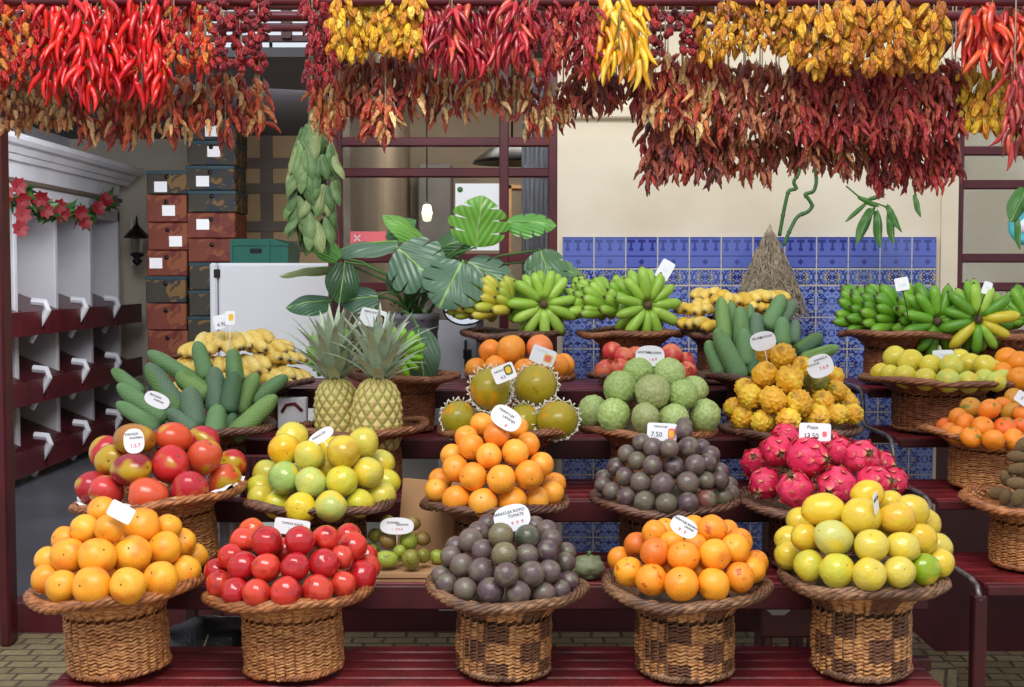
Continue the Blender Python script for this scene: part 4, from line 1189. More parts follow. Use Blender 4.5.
monfruits([(220,620,145,425,78,-.06), (325,640,190,362,98,-.10), (240,440,215,195,76,.06,'bright green'), (285,420,270,215,56,.12), (330,460,318,245,84,.04), (345,570,335,362,92,-.06),
 (385,480,370,232,54,.12), (405,420,402,280,78,.04,'grey-green'), (452,370,545,185,84,.12), (530,330,605,215,70,.16,'grey-green'), (540,460,540,302,80,-.02), (598,450,612,318,62,.1,'grey-green'),
 (380,620,400,480,80,-.08,'dark green'), (615,490,750,400,80,.04,'dark green'), (640,530,835,460,66,.0,'bright green')],
 (680, 260), S3 * 0.9993, Y3, 'green', 'behind the yellow pitayas', 'monstera fruits behind the yellow pitayas')

# ------------------------------------------------------------ pineapples
def pineapple_mesh():
    nu, nv = 104, 96; D = []; K = []; F = []
    for i in range(nv):
        t = i / (nv - 1); z = t * 2 - 1
        env = (1 - abs(z) ** 3.4 * (1 if z < 0 else .92)) ** .5 if abs(z) < 1 else .05
        env = max(env, .06) * (1 - .08 * z)
        for k in range(nu):
            p = 2 * PI * k / nu
            a = (k / nu * 13 + t * 5.5) % 1 - .5; b = (k / nu * 13 - t * 5.5) % 1 - .5
            e = min(.5 - abs(a), .5 - abs(b)) * 2
            cen = max(0, 1 - (a * a + b * b) * 40)
            r = env * (.93 + .10 * min(1, e * 2.2) + .05 * cen)
            D.append((r * math.cos(p), r * math.sin(p), z)); K.append(max(0, 1 - e * 3.6))
    for i in range(nv - 1):
        for k in range(nu):
            l = (k + 1) % nu; F.append((i*nu+k, i*nu+l, (i+1)*nu+l, (i+1)*nu+k))
    F.append(tuple(range(nu - 1, -1, -1))); F.append(tuple((nv-1)*nu + k for k in range(nu)))
    m = MB(); m.add(D, F, K); return m.data('pineapple', M['pineapple'])
def blade(m, base, d, out, L, W, curl, n=9, mask=(0, .0)):
    """tapering channelled leaf from base along d, bending towards out"""
    side = d.cross(out).normalized(); V = []; K = []
    for i in range(n):
        t = i / (n - 1)
        c = base + d * (L * t * (1 - .25 * curl * t)) + out * (L * curl * t * t * .6) - Vector((0, 0, 1)) * (L * .25 * curl * t ** 3)
        w = W * (1 - t ** 1.6) * (.8 + .5 * math.sin(min(1, t * 3) * PI / 2))
        nrm = d.cross(side)
        V += [c - side * w * .5, c - nrm * (-w * .16), c + side * w * .5]; K += [mask[0] + (1 - mask[0]) * (1 if t > .9 else 0), mask[1], mask[0]]
    F = [(i*3+j, i*3+j+1, i*3+j+4, i*3+j+3) for i in range(n - 1) for j in range(2)]
    m.add(V, F, K)
def crown_mesh(seed):
    rg = random.Random(seed); m = MB()
    for k in range(44):
        p = k * 2.39996; t = k / 44
        out = Vector((math.cos(p), math.sin(p), 0)); lean = 1.1 * (1 - t) ** 1.2 + .12
        d = (Vector((0, 0, 1)) + out * lean).normalized()
        blade(m, out * (.018 * (1 - t)) + Vector((0, 0, .055 * t)), d, out, rg.uniform(.085, .12) + .06 * math.sin(t * PI) + .02 * t, .026, rg.uniform(.3, .8) * (1.2 - t))
    return m.data('crown', M['crown'], True)
_pm = pineapple_mesh()
for (px, py0, py1, w, Y, lab, tl, cs) in [(340, 378, 448, 42, Y2 + .07, 'left pineapple with grey-green crown standing behind the yellow-green basket', -.06, 1.0), (375, 378, 458, 46, Y2 - .01, 'right pineapple with a paper price card in its crown', .05, 1.0)]:
    a, b = at(px, py1, Y), at(px - 3, py0, Y)
    t = thing('pineapple', lab, 'pineapple', a, 'pineapples')
    h = (b - a).length / 2; r = w / 2 * Y / FPX
    k = link('rind', _pm, t, (0, 0, h), srgb(224, 206, 122)); k.scale = (r * 1.08, r * 1.08, h * 1.03)
    c = link('crown', crown_mesh(px), t, (0, 0, 2 * h - .008), srgb(188, 202, 172)); c.scale = (cs * 1.25, cs * 1.25, cs * 1.3)
    n = link('neck', MB().lathe([(.001, .012), (.024, .01), (.032, -.004), (.03, -.016)], 16).data('neck', M['calyx']), t, (0, 0, 2 * h))
    t.rotation_euler = (0.03, tl, 0)

# ------------------------------------------------------------ bananas
def banana_mesh(bend=.28, fat=.16, ripe=False):
    m = MB(); n = 15; P = []; R = []; K = []
    for i in range(n):
        t = i / (n - 1)
        P.append((0, -bend * (1 - (2 * t - 1) ** 2) * .5, t))
        if t < .16: r = .26 + .5 * (t / .16) ** 1.6
        else: r = 1 - max(0, (t - .72) / .28) ** 2.2 * .78
        R.append(fat * .5 * r); K.append(1 if t > .985 else (.55 if t > .95 else 0))
    P.append((0, 0, 1.035)); R.append(fat * .09); K.append(1)
    m.tube(P, R, 10, mask=K)
    return m.data('banana', M['banana_ripe' if ripe else 'banana'])
BM = [banana_mesh(.26, .32), banana_mesh(.34, .31), banana_mesh(.2, .33)]
BR = [banana_mesh(.26, .36, True), banana_mesh(.16, .38, True)]
GREEN = [(104, 160, 38), (92, 148, 34), (118, 170, 46)]
LIME = [(150, 190, 66), (140, 180, 60), (160, 196, 78)]
YG = [(196, 196, 70), (178, 186, 66), (206, 190, 70)]
def bunch(label, end, Y, L, hands, cols, axis, step, seed, span=(-30, 210), extra=None, grp='green banana bunches on the top tier', f0=.045):
    """a stalk whose cut end faces the viewer, hands of fingers radiating from it"""
    rg = random.Random(seed)
    E0 = at(end[0], end[1], Y)
    t = thing('banana_bunch', label, 'bananas', E0, grp)
    ax = Vector(axis).normalized()       # from the cut end back into the bunch
    u = ax.cross(Vector((0, 0, 1))).normalized() * -1; v = u.cross(ax).normalized() * -1
    if v.z < 0: v = -v
    if u.x < 0: u = -u
    st = MB(); st.tube([ax * -.02, ax * .0, ax * (step * hands + .02)], [.014, .017, .014], 10)
    link('stalk', st.data('bstalk', M['stalk']), t)
    for h in range(hands):
        n = 12 if h else 11
        for k in range(n):
            an = math.radians(span[0] + (span[1] - span[0]) * (k + .5 * (h % 2)) / n + rg.uniform(-4, 4))
            rad = u * math.cos(an) + v * math.sin(an)
            back = .12 + .42 * (hands - h) / max(1, hands) * 0 + (.25 if h else -.12)
            d = (rad + ax * (back + rg.uniform(-.08, .08))).normalized()
            b = link('banana', rg.choice(BM), t, ax * (.005 + step * h) + rad * .012 + (ax * f0 * 0))
            # local -Y is the outer bow; bow towards the viewer side
            z = d; y = (ax - z * ax.dot(z)).normalized(); x = y.cross(z)
            b.rotation_mode = 'QUATERNION'
            b.rotation_quaternion = Matrix((x, y, z)).transposed().to_quaternion()
            s = L * rg.uniform(.88, 1.05); b.scale = (s, s, s)
            c = rg.choice(cols)
            if extra and rg.random() < extra[0]: c = extra[1]
            q = rg.uniform(.92, 1.05); b.color = (*[min(1, w * q) for w in srgb(*c)], 1)
    return t
bk('red', 'dark reddish wicker basket holding small green bananas behind the pineapples', 398, Y3, 3, .95, (0, .04), None, 1.0)
def bkT4(px, kind, label, wide=.9, high=1.0): return bk(kind, label, px, Y4, 4, wide, (0, 0), None, high)
bkT4(512, 'dark', 'dark wicker basket under the yellow-green banana bunch', .90)
bkT4(630, 'red', 'reddish wicker basket under the light green bananas in front of the tiles', .90)
bkT4(722, 'dark', 'dark wicker basket under the ripe bananas in front of the tiles', .72)
bkT4(900, 'red', 'reddish wicker basket under the large dark green banana bunch', 1.02)
bkT4(1004, 'red', 'reddish wicker basket under the green banana bunch at the right edge', 1.0)
bunch('yellow-green banana bunch above the large oranges', (543, 304), 4.80, .125, 2, LIME, (-.25, 1, .05), .035, 3, (-20, 340), None)
bunch('ripening yellow-green banana hands beside the plant leaves, behind the cut stalk', (508, 309), 4.84, .125, 5, YG, (-.93, .35, .0), .04, 4, (-15, 200), (.2, (160, 182, 66)))
bunch('light green banana bunch lying in front of the blue tiles', (647, 305), 4.78, .128, 2, LIME, (-.3, 1, .05), .035, 5, (-30, 330), None)
bunch('light green banana hands on the left half of the tiled-wall basket', (618, 312), 4.85, .125, 4, LIME, (-.85, .5, .0), .045, 6, (-15, 195), (.15, (124, 170, 50)))
bunch('dark green banana bunch at right with its brown stalk end showing', (936, 321), 4.76, .135, 2, GREEN, (-.3, 1, .05), .04, 7, (-30, 330), (.06, (214, 178, 44)))
bunch('dark green banana hands spread at the left of the big right-hand bunch', (908, 322), 4.86, .135, 5, GREEN, (-.85, .5, .0), .047, 8, (-20, 200), (.06, (222, 170, 40)))
bunch('green banana bunch with its stalk end showing at the far right', (978, 319), 4.72, .13, 3, GREEN + LIME, (.2, 1, .05), .035, 9, (-30, 330), (.1, (206, 190, 50)))
bunch('green banana bunch cut off by the right edge', (1030, 322), 4.8, .13, 3, GREEN, (.4, 1, .05), .035, 10, (-20, 200), (.1, (206, 190, 50)))
bunch('small bright green banana hand beside the grey flower pot', (399, 354), 4.42, .085, 2, [(130, 190, 40), (120, 180, 36)], (-.2, 1, .1), .03, 11, (-70, 250), None, 'small green banana hands')
bunch('small green banana hand behind the left pineapple', (330, 356), 4.36, .085, 2, [(120, 176, 44)], (.5, 1, .1), .03, 12, (60, 250), None, 'small green banana hands')

def hand(label, p, Y, d, n, L, spread, seed, grp, cols):
    """one hand of small ripe bananas lying down, tips towards the viewer"""
    rg = random.Random(seed); o = at(p[0], p[1], Y)
    t = thing('banana_hand', label, 'bananas', o, grp)
    d = Vector(d).normalized(); s = Vector((0, 0, 1)).cross(d).normalized()
    c = MB(); c.tube([s * (-spread * n / 2), s * 0 + Vector((0, 0, .008)), s * (spread * n / 2)], .008, 7); link('stalk', c.data('hs', M['stalk']), t)
    for k in range(n):
        q = (k - (n - 1) / 2); b = link('banana', rg.choice(BR), t, s * q * spread * .7)
        z = (d + s * q * .07 + Vector((0, 0, rg.uniform(-.1, .1)))).normalized(); y = (Vector((0, 0, -1)) - z * -z.z).normalized(); x = y.cross(z)
        b.rotation_mode = 'QUATERNION'; b.rotation_quaternion = Matrix((x, y, z)).transposed().to_quaternion()
        sc = L * rg.uniform(.9, 1.05); b.scale = (sc,) * 3
        w = rg.uniform(.9, 1.05); b.color = (*[min(1, e * w) for e in srgb(*rg.choice(cols))], 1)
RIPE = [(236, 206, 112), (228, 194, 96), (238, 212, 128)]
bk('dark', 'dark wicker basket under the heap of speckled bananas by the refrigerator', 248, Y3 + .1, 3, 1.06, (0, 0), None, .88)
G = 'hands of speckled bananas by the refrigerator'
_w = ['lowest layer', 'second layer', 'third layer', 'fourth layer', 'top layer']
for li, (py, xs) in enumerate([(383, [210, 234, 258, 278]), (374, [204, 228, 256, 286]), (361, [212, 238, 264, 284]), (348, [216, 244, 270]), (337, [226, 252])]):
    for k, px in enumerate(xs):
        hand(f'hand of speckled bananas, {rank(k, len(xs))} in the {_w[li]} of the refrigerator heap', (px - 8, py), Y3 + .14 + .028 * li, (.3 + .5 * (px - 245) / 45 + .35 * math.sin(px * 3.1), -1, -.1 + .22 * math.sin(px * 1.7 + li)), 4, .125, .040, li * 10 + k, G, RIPE)
G = 'hands of ripe bananas in front of the tiles'
for k, (px, py, dx, Yh) in enumerate([(706, 326, -.8, 4.86), (700, 312, -.5, 4.92), (712, 304, -.2, 4.98), (728, 318, .1, 4.96), (736, 300, .1, 5.0), (752, 310, .4, 4.98), (760, 298, .6, 5.02), (716, 296, -.5, 5.04)]):
    hand('ripe yellow banana hand, ' + ['lowest at the left rim', 'second from left rim', 'above the left rim', 'in the middle', 'at the upper middle', 'right of the middle', 'topmost at right', 'topmost at left'][k] + ' of the heap before the tiles', (px, py), Yh, (dx, -1, -.05), 4, .125, .040, 50 + k, G, [(232, 196, 90), (236, 204, 100), (226, 184, 60)])

# ------------------------------------------------------------ potted monstera
def leaf_mesh(name, lobes=6, split=.55, L=1.0, seed=0, plainleaf=False):
    """heart shaped leaf along +y, midrib at x=0, split edge like a monstera"""
    rg = random.Random(seed); m = MB(); S = 7
    def width(t): return .52 * math.sin(PI * min(1, max(0, (t * .93 + .07))) ** .78) ** .75
    for sg in (-1, 1):
        if plainleaf: lob = [(0, 1)]
        else: lob = [(i / lobes, (i + 1) / lobes) for i in range(lobes)]
        for (a, b) in lob:
            nn = 14 if plainleaf else 4; V = []
            for i in range(nn + 1):
                q = i / nn
                for j in range(S + 1):
                    s = j / S
                    mid = (a + b) / 2; half = (b - a) / 2
                    shrink = 1 if plainleaf or s < split else 1 - .20 * ((s - split) / (1 - split)) ** .6
                    t = mid + (q * 2 - 1) * half * shrink
                    lean = .22 * s * (1 - t) * 1.0
                    w = width(min(1, max(0, t)))
                    if not plainleaf: w *= 1 - .06 * abs(q * 2 - 1) ** 3
                    tt = t + lean * .8 - .16 * s * (1 - t) ** 3
                    V.append((sg * w * s, tt * L, -.22 * s * s * w - .35 * (tt - .3) ** 2 * .6 + .02 * math.sin(9 * t + seed)))
            F = []
            for i in range(nn):
                for j in range(S):
                    f = (i*(S+1)+j, i*(S+1)+j+1, (i+1)*(S+1)+j+1, (i+1)*(S+1)+j)
                    F.append(f if sg > 0 else f[::-1])
            m.add(V, F)
    m.tube([(0, t * L, -.21 * (t - .3) ** 2 - .002) for t in np.linspace(-.05, 1, 9)], [.014] * 5 + [.01] * 3 + [.004], 5)
    return m.data(name, M['leaf'])
LM = {'split': leaf_mesh('split_leaf', 4, .52, seed=1), 'split2': leaf_mesh('split_leaf_b', 4, .62, seed=2), 'whole': leaf_mesh('whole_leaf', plainleaf=True, seed=3)}
def monstera():
    c = at(412, 350, 5.0); base = Vector((c.x, 5.0, TZ[4]))
    t = thing('potted_monstera', 'large split-leaved monstera in a grey plastic pot on the top tier', 'potted plant', base)
    h = at(412, 313, 5.0).z - base.z
    link('pot', MB().lathe([(.001, 0), (.078, 0), (.082, .01), (.098, h * .74), (.103, h * .76), (.104, h * .9), (.108, h * .91), (.110, h), (.104, h), (.1, h * .86), (.001, h * .85)], 40).data('pot', M['pot']), t)
    link('soil', MB().lathe([(.001, h * .89), (.1, h * .87)], 24).data('soil', M['soil']), t)
    top = Vector((0, 0, h * .87))
    G1, G2, G3, G4 = (88, 150, 58), (84, 116, 92), (46, 82, 44), (104, 160, 60)
    # stalk attach px, tip px, depth, width factor, colour, mesh, face direction
    LV = [((476, 247), (482, 200), 4.86, 1.15, G4, 'split', (.1, -1, .1)), ((507, 222), (552, 222), 4.92, .62, G1, 'split2', (.1, -.9, .6)),
          ((424, 240), (388, 214), 4.95, .6, G4, 'whole', (-.1, -.7, .8)), ((398, 240), (330, 247), 4.9, .42, G2, 'whole', (0, -.5, 1)),
          ((398, 248), (436, 282), 4.84, 1.1, G2, 'split2', (-.1, -1, .3)), ((462, 262), (440, 304), 4.78, 1.25, G2, 'split', (-.1, -1, .35)),
          ((345, 262), (340, 300), 4.8, .78, G3, 'whole', (.2, -1, .1)), ((332, 300), (289, 304), 4.85, .6, (54, 96, 64), 'whole', (0, -.8, .7)),
          ((340, 258), (314, 236), 4.82, .7, G1, 'whole', (.5, -.8, .3)), ((337, 266), (283, 270), 4.9, .22, (110, 120, 62), 'whole', (0, -.3, 1)),
          ((468, 262), (512, 284), 4.9, .8, G2, 'split', (.1, -.9, .5)), ((540, 250), (556, 292), 4.95, .9, (78, 116, 76), 'split2', (.1, -1, .3)),
          ((525, 262), (580, 272), 5.02, .6, (92, 130, 84), 'split2', (.1, -.8, .6)), ((418, 328), (424, 382), 4.62, .62, (66, 96, 70), 'whole', (-.1, -1, .1)),
          ((378, 296), (342, 300), 4.86, .8, (66, 100, 76), 'whole', (0, -.9, .5)), ((404, 264), (392, 292), 5.05, .7, (60, 90, 60), 'whole', (0, -1, .2)),
          ((475, 290), (448, 262), 5.1, .8, (70, 108, 72), 'split', (0, -1, .3)), ((386, 236), (412, 220), 5.0, .7, (72, 116, 66), 'whole', (0, -.8, .6)),
          ((430, 250), (470, 238), 5.06, .6, (64, 104, 60), 'whole', (.1, -.9, .4))]
    for i, (a, b, Y, wf, colr, ms, face) in enumerate(LV):
        A, B = at(*a, Y), at(*b, Y - .04)
        A -= base; B -= base
        y = (B - A); L = y.length; y.normalize()
        n = Vector(face).normalized(); n = (n - y * n.dot(y)).normalized(); x = y.cross(n)
        lf = link('leaf', LM[ms], t, A, srgb(*colr)); lf.rotation_mode = 'QUATERNION'
        lf.rotation_quaternion = Matrix((x, y, n)).transposed().to_quaternion()
        k = L * 1.08; lf.scale = (k * wf, k, k)
        s = MB(); r = Vector((RNG.uniform(-.05, .05), RNG.uniform(-.04, .04), 0))
        mid = (top + r).lerp(A, .5) + Vector(((top.x - A.x) * .18, -.02, .05))
        pts = [top + r, (top + r).lerp(mid, .5) + Vector((0, 0, .02)), mid, mid.lerp(A, .6) + Vector((0, 0, .015)), A]
        s.tube(pts, [.007, .006, .005, .0045, .004], 7); link('leaf_stalk', s.data('ls', M['greenstem']), t)
    m = MB(); rg = random.Random(3)
    for k in range(70):
        p = Vector((rg.uniform(-.08, .08), rg.uniform(-.1, 0), h * .88 + rg.uniform(0, .07))); d = Vector((rg.uniform(-1, 1), rg.uniform(-1, .3), rg.uniform(-.2, .8))).normalized()
        s = d.cross(Vector((0, 0, 1))) * .008
        m.add([p, p + d * .01 + s, p + d * .024, p + d * .01 - s], [(0, 1, 2, 3)])
    link('small_leaves', m.data('fuzz', M['leafplain'], False), t)['kind'] = 'stuff'
monstera()

# hanging bunch of drying green leaves
def leafbunch():
    Y = 4.6; top = at(313, 112, Y)
    t = thing('hanging_leaf_bunch', 'long bunch of drying green leaves hanging left of the middle window', 'leaf bunch', top)
    s = MB()
    for k in range(7): s.tube([(0, 0, .25), (.004 * (k - 3), 0, 0), (.008 * (k - 3), .01 * (k % 3 - 1), -.22), (.012 * (k - 3), 0, -.36)], .0035, 5)
    link('stems', s.data('lbs', M['greenstem']), t)
    lm = leaf_mesh('bay_leaf', plainleaf=True, seed=8); lm.materials.clear(); lm.materials.append(M['bay'])
    rg = random.Random(6)
    for k in range(110):
        z = -.03 - .36 * (k / 110)
        wid = .028 + .055 * math.sin(min(1, k / 45) * PI / 2) * (1 - .35 * max(0, (k - 60) / 50))
        an = rg.uniform(0, 2 * PI)
        p = Vector((wid * math.cos(an), wid * .7 * math.sin(an), z))
        if k < 100: lf = link('leaf', lm, t, p)
        else: lf = link('leaf', lm, t, p * 1.0)
        y = Vector((math.cos(an) * .18 + rg.gauss(0, .22), math.sin(an) * .25, -1)).normalized(); n = Vector((math.cos(an), math.sin(an) - .5, .3)); n = (n - y * n.dot(y)).normalized(); x = y.cross(n)
        lf.rotation_mode = 'QUATERNION'; lf.rotation_quaternion = Matrix((x, y, n)).transposed().to_quaternion()
        L = rg.uniform(.08, .125); lf.scale = (L * .42, L, L)
        g = rg.uniform(.85, 1.1); c = srgb(*(rg.choice([(96, 128, 72), (112, 140, 84), (78, 110, 58), (134, 150, 96)]))); lf.color = (*[w * g for w in c], 1)
leafbunch()

# grey moss cone hung on the tiles
def moss():
    Y = 5.28; top = at(770, 228, Y)
    t = thing('hanging_moss', 'grey brown cone of hanging air-plant moss in front of the tiles', 'plant', top)
    rg = random.Random(2); m = MB(); H = .34
    for k in range(900):
        a = rg.uniform(0, 2 * PI); z0 = -rg.random() ** .7 * H * .8; pts = []
        for i in range(6):
            z = z0 - i * rg.uniform(.012, .024); f = (-z / H)
            r = (.006 + .135 * min(1.05, f) ** .85) * rg.uniform(.78, 1.15)
            a += rg.uniform(-.25, .25); pts.append((r * math.cos(a), r * .5 * math.sin(a) , z))
        m.tube(pts, .0019, 3, cap=False)
    o = link('strands', m.data('strands', M['moss']), t); o['kind'] = 'stuff'
    link('core', MB().lathe([(.001, .02), (.008, 0), (.02, -.1), (.05, -.25), (.07, -.34), (.04, -.38), (.001, -.39)], 24, Matrix.Scale(.5, 4, (0, 1, 0))).data('core', M['moss']), t)
moss()
# curly bamboo canes and a leafy sprig
def canes():
    Y = 5.2
    for lab, pts in (('thin green curled bamboo cane, nearer the moss cone', [(779, 238), (783, 215), (787, 196), (789, 190), (797, 189), (793, 182), (800, 172), (798, 150)]),
                     ('thicker green curled bamboo cane with a sharp zigzag', [(783, 247), (789, 232), (797, 216), (808, 212), (813, 206), (808, 198), (804, 194), (814, 192), (817, 180), (812, 150)])):
        A = [at(x, y, Y) for x, y in pts]; o = A[0].copy()
        t = thing('bamboo_cane', lab, 'bamboo', o, 'curly bamboo canes')
        P = []
        for i in range(len(A) - 1):
            for q in range(4): P.append(A[i].lerp(A[i+1], q / 4) - o)
        P.append(A[-1] - o)
        P = [sum((P[max(0, min(len(P)-1, i + j))] for j in (-1, 0, 1)), Vector()) / 3 for i in range(len(P))]
        m = MB(); m.tube(P, .0075, 8); link('cane', m.data('cane', M['bamboo']), t)
        for i in (4, 10, 16, 22):
            if i < len(P) - 1:
                m = MB(); d = (P[i+1] - P[i]).normalized(); m.tube([P[i] - d * .003, P[i] + d * .003], .0095, 8)
                link('joint', m.data('joint', M['greenstem']), t)
canes()
def sprig(label, stem, leaves, Y):
    o = at(*stem[0], Y); t = thing('hanging_sprig', label, 'plant', o)
    m = MB(); m.tube([at(*p, Y) - o for p in stem], .0035, 6); link('stem', m.data('sprigstem', M['greenstem']), t)
    lm = LM.setdefault('lance', leaf_mesh('lance_leaf', plainleaf=True, seed=12))
    for a, b, w in leaves:
        A, B = at(*a, Y) - o, at(*b, Y - .03) - o; y = B - A; L = y.length; y.normalize()
        n = Vector((.2, -1, .2)); n = (n - y * n.dot(y)).normalized(); x = y.cross(n)
        lf = link('leaf', lm, t, A, srgb(60, 112, 40)); lf.rotation_mode = 'QUATERNION'; lf.rotation_quaternion = Matrix((x, y, n)).transposed().to_quaternion()
        lf.scale = (L * w, L, L)
sprig('drooping sprig of narrow green leaves hanging in front of the cream wall', [(846, 186), (858, 196), (872, 202), (884, 206), (892, 212)],
      [((858, 196), (880, 206), .25), ((868, 202), (846, 222), .14), ((872, 208), (858, 244), .28), ((878, 210), (882, 248), .26), ((888, 204), (899, 228), .3), ((890, 212), (895, 244), .26), ((892, 210), (903, 232), .2), ((866, 200), (886, 194), .22), ((876, 206), (868, 222), .18)], 5.15)
sprig('single narrow green leaf poking out under the red chilies', [(914, 188), (916, 196)], [((915, 194), (922, 217), .25)], 5.1)
sprig('broad green leaf at the far right edge in front of the turquoise dish', [(1030, 180), (1022, 195)], [((1026, 188), (1012, 222), .5), ((1018, 215), (1022, 250), .2), ((1024, 190), (1034, 214), .5)], 4.9)
# ------------------------------------------------------------ chilies
def chili_mesh(kind, seed):
    rg = random.Random(seed); m = MB(); n = 9; P = []; R = []; K = []
    L, fat, bend = {'long': (1, .115, .16), 'small': (.72, .17, .08), 'round': (.42, .2, 0), 'dry': (.88, .135, .16), 'plump': (.8, .19, .1)}[kind]
    ph = rg.uniform(0, 6)
    P.append((0, 0, .16)); R.append(.014); K.append(1)
    P.append((0, .004, .03)); R.append(.018); K.append(1)
    for i in range(n):
        t = i / (n - 1)
        env = {'round': math.sin(PI * (t * .9 + .08)) ** .6, 'plump': math.sin(PI * (t * .82 + .14)) ** .7}.get(kind, (1 - t ** 2.2) ** .8 * min(1, .5 + t * 5))
        w = 1 + (rg.uniform(-.22, .22) if kind in ('dry',) else rg.uniform(-.05, .05))
        P.append((bend * math.sin(t * 2.4) * math.cos(ph) + (rg.uniform(-.02, .02) if kind == 'dry' else 0), bend * math.sin(t * 2.6) * math.sin(ph), -t * L))
        R.append(max(.006, fat * env * w)); K.append(0)
    m.tube(P, R, 6 if kind != 'dry' else 5, mask=K)
    me = m.data('chili_' + kind, M['chili_fresh' if kind in ('long',) else 'chili_dry'])
    return me
CM = {k: [chili_mesh(k, i * 3 + 1) for i in range(4)] for k in ('long', 'small', 'round', 'dry', 'plump')}
PAL = {
 'bright red': [(212, 24, 24), (198, 18, 26), (224, 36, 28), (178, 14, 26)],
 'red and orange': [(206, 40, 28), (222, 84, 34), (190, 30, 30), (210, 130, 52), (176, 30, 34)],
 'dark red': [(140, 20, 36), (158, 30, 40), (112, 16, 34), (170, 40, 46)],
 'crimson': [(168, 32, 44), (150, 26, 40), (186, 50, 56), (128, 22, 36), (196, 84, 60)],
 'yellow': [(238, 188, 44), (228, 164, 40), (244, 204, 84), (216, 140, 36)],
 'golden': [(222, 154, 36), (208, 134, 32), (232, 176, 52), (178, 100, 30)],
 'tan': [(204, 150, 98), (184, 112, 64), (220, 174, 120), (150, 74, 46), (226, 184, 128)],
 'dried red': [(190, 74, 52), (158, 50, 44), (210, 116, 66), (236, 196, 136), (140, 42, 40), (198, 84, 54), (222, 166, 108)],
 'brown': [(164, 84, 58), (190, 116, 78), (132, 60, 48), (214, 150, 104), (172, 66, 54)],
 'dark brown': [(134, 62, 54), (166, 76, 60), (106, 50, 52), (190, 106, 76), (184, 66, 60)],
 'dark crimson': [(166, 50, 54), (186, 62, 58), (138, 42, 48), (196, 76, 64), (120, 42, 44), (180, 90, 66)],
 'orange red': [(206, 62, 38), (190, 44, 34), (220, 92, 50), (170, 34, 36)],
}
BAR_Z = 2.30
def strands(tone, kind, x0, x1, y0, y1, step, per, size, Y, where, grp, width=1.0, ragged=8):
    """strings of chilies side by side between x0 and x1 (photo pixels), from y0 down to y1"""
    n = max(1, round((x1 - x0) / step)); rg = random.Random(int(x0 * 7 + y0 + 1000 * Y))
    for s in range(n):
        px = x0 + (s + .5) * (x1 - x0) / n; Ys = Y + rg.uniform(-.03, .03)
        ya, yb = y0 + rg.uniform(-3, 3), y1 + rg.uniform(-ragged, ragged)
        top, bot = at(px, ya, Ys), at(px, yb, Ys)
        lab = f'{tone} chili string, {rank(s, n)}, {where}' if n > 1 else f'{tone} chili string, {where}'
        if len(lab.split()) > 16: print('LONG', lab)
        t = thing('hanging_chili_string', lab, 'chilies', (top.x, Ys, top.z), grp)
        hang = max(BAR_Z, top.z + .02) - top.z
        H = top.z - bot.z; c = MB(); c.tube([(0, 0, hang), (0, 0, 0), (rg.uniform(-.004, .004), 0, -H * .5), (0, 0, -H * .85)], .0018, 4)
        link('string', c.data('cord', M['cord']), t)
        W = step * Ys / FPX * .5 * width
        L = size * Ys / FPX
        cnt = min(99, per)
        for k in range(cnt):
            f = (k + rg.random()) / cnt; z = -f * max(.01, H - L * .75)
            an = rg.uniform(0, 2 * PI); r = W * rg.uniform(.25, 1.0)
            o = link('chili', rg.choice(CM[kind]), t, (r * math.cos(an), r * .8 * math.sin(an), z))
            o.rotation_mode = 'QUATERNION'
            tilt = rg.gauss(0, .36 if kind != 'round' else .6) + .25
            ax = Vector((math.cos(an) * tilt + rg.gauss(0, .14), math.sin(an) * tilt, -1)).normalized()
            o.rotation_quaternion = align(-ax, rg.random() * 6)
            q = L * rg.uniform(.8, 1.15); o.scale = (q, q, q)
            w = rg.uniform(.85, 1.08); o.color = (*[min(1, e * w) for e in srgb(*rg.choice(PAL[tone]))], 1)

A, B = 3.22, 3.34
U, Lw = 'in the upper row', 'in the lower row'
# left hanging group
strands('red and orange', 'small', -14, 42, -8, 90, 20, 52, 20, A, 'small mixed cluster far left', 'small mixed chili strings far left')
strands('bright red', 'long', 42, 168, -4, 104, 18, 38, 30, A, 'glossy fresh cluster at upper left', 'glossy red chili strings upper left', 1.1)
strands('red and orange', 'small', 166, 212, -4, 78, 18, 40, 19, A, 'right of the glossy cluster', 'mixed chili strings right of the glossy red')
strands('dark red', 'round', 212, 268, -4, 76, 17, 40, 20, A, 'round ones ending the left group', 'round dark red chili strings')
strands('tan', 'small', -16, 74, 78, 140, 19, 44, 17, B, 'shrivelled ones, lower far left', 'shrivelled tan chili strings')
strands('dried red', 'dry', 74, 268, 74, 146, 18, 26, 24, B, 'lower row, left group', 'dried chili strings lower left')
# middle group
strands('dark red', 'small', 304, 336, -4, 100, 15, 44, 20, A, 'left end of middle group', 'dark strings left end of middle group')
strands('dried red', 'dry', 312, 344, 80, 142, 16, 26, 24, B, 'hanging lowest, left of middle group', 'dried strings left of middle group')
strands('yellow', 'plump', 330, 420, -6, 62, 19, 42, 20, A, 'yellow cluster right of leaf bunch', 'yellow strings middle group')
strands('brown', 'dry', 340, 412, 52, 120, 19, 34, 24, B, 'below the yellow cluster', 'brown strings below the yellow cluster')
strands('dried red', 'dry', 366, 392, 100, 146, 16, 24, 24, B - .04, 'longest point below the yellow cluster', 'dangling point strings')
strands('crimson', 'long', 412, 524, 0, 74, 17, 34, 27, A, 'wrinkled ones above the window', 'crimson strings above the window')
strands('dried red', 'dry', 404, 524, 60, 122, 18, 20, 22, B, 'below the crimson ones, above window', 'dried strings above the window')
strands('crimson', 'dry', 520, 598, -4, 86, 18, 42, 24, A, 'between window post and yellow cluster', 'crimson strings by the window post')
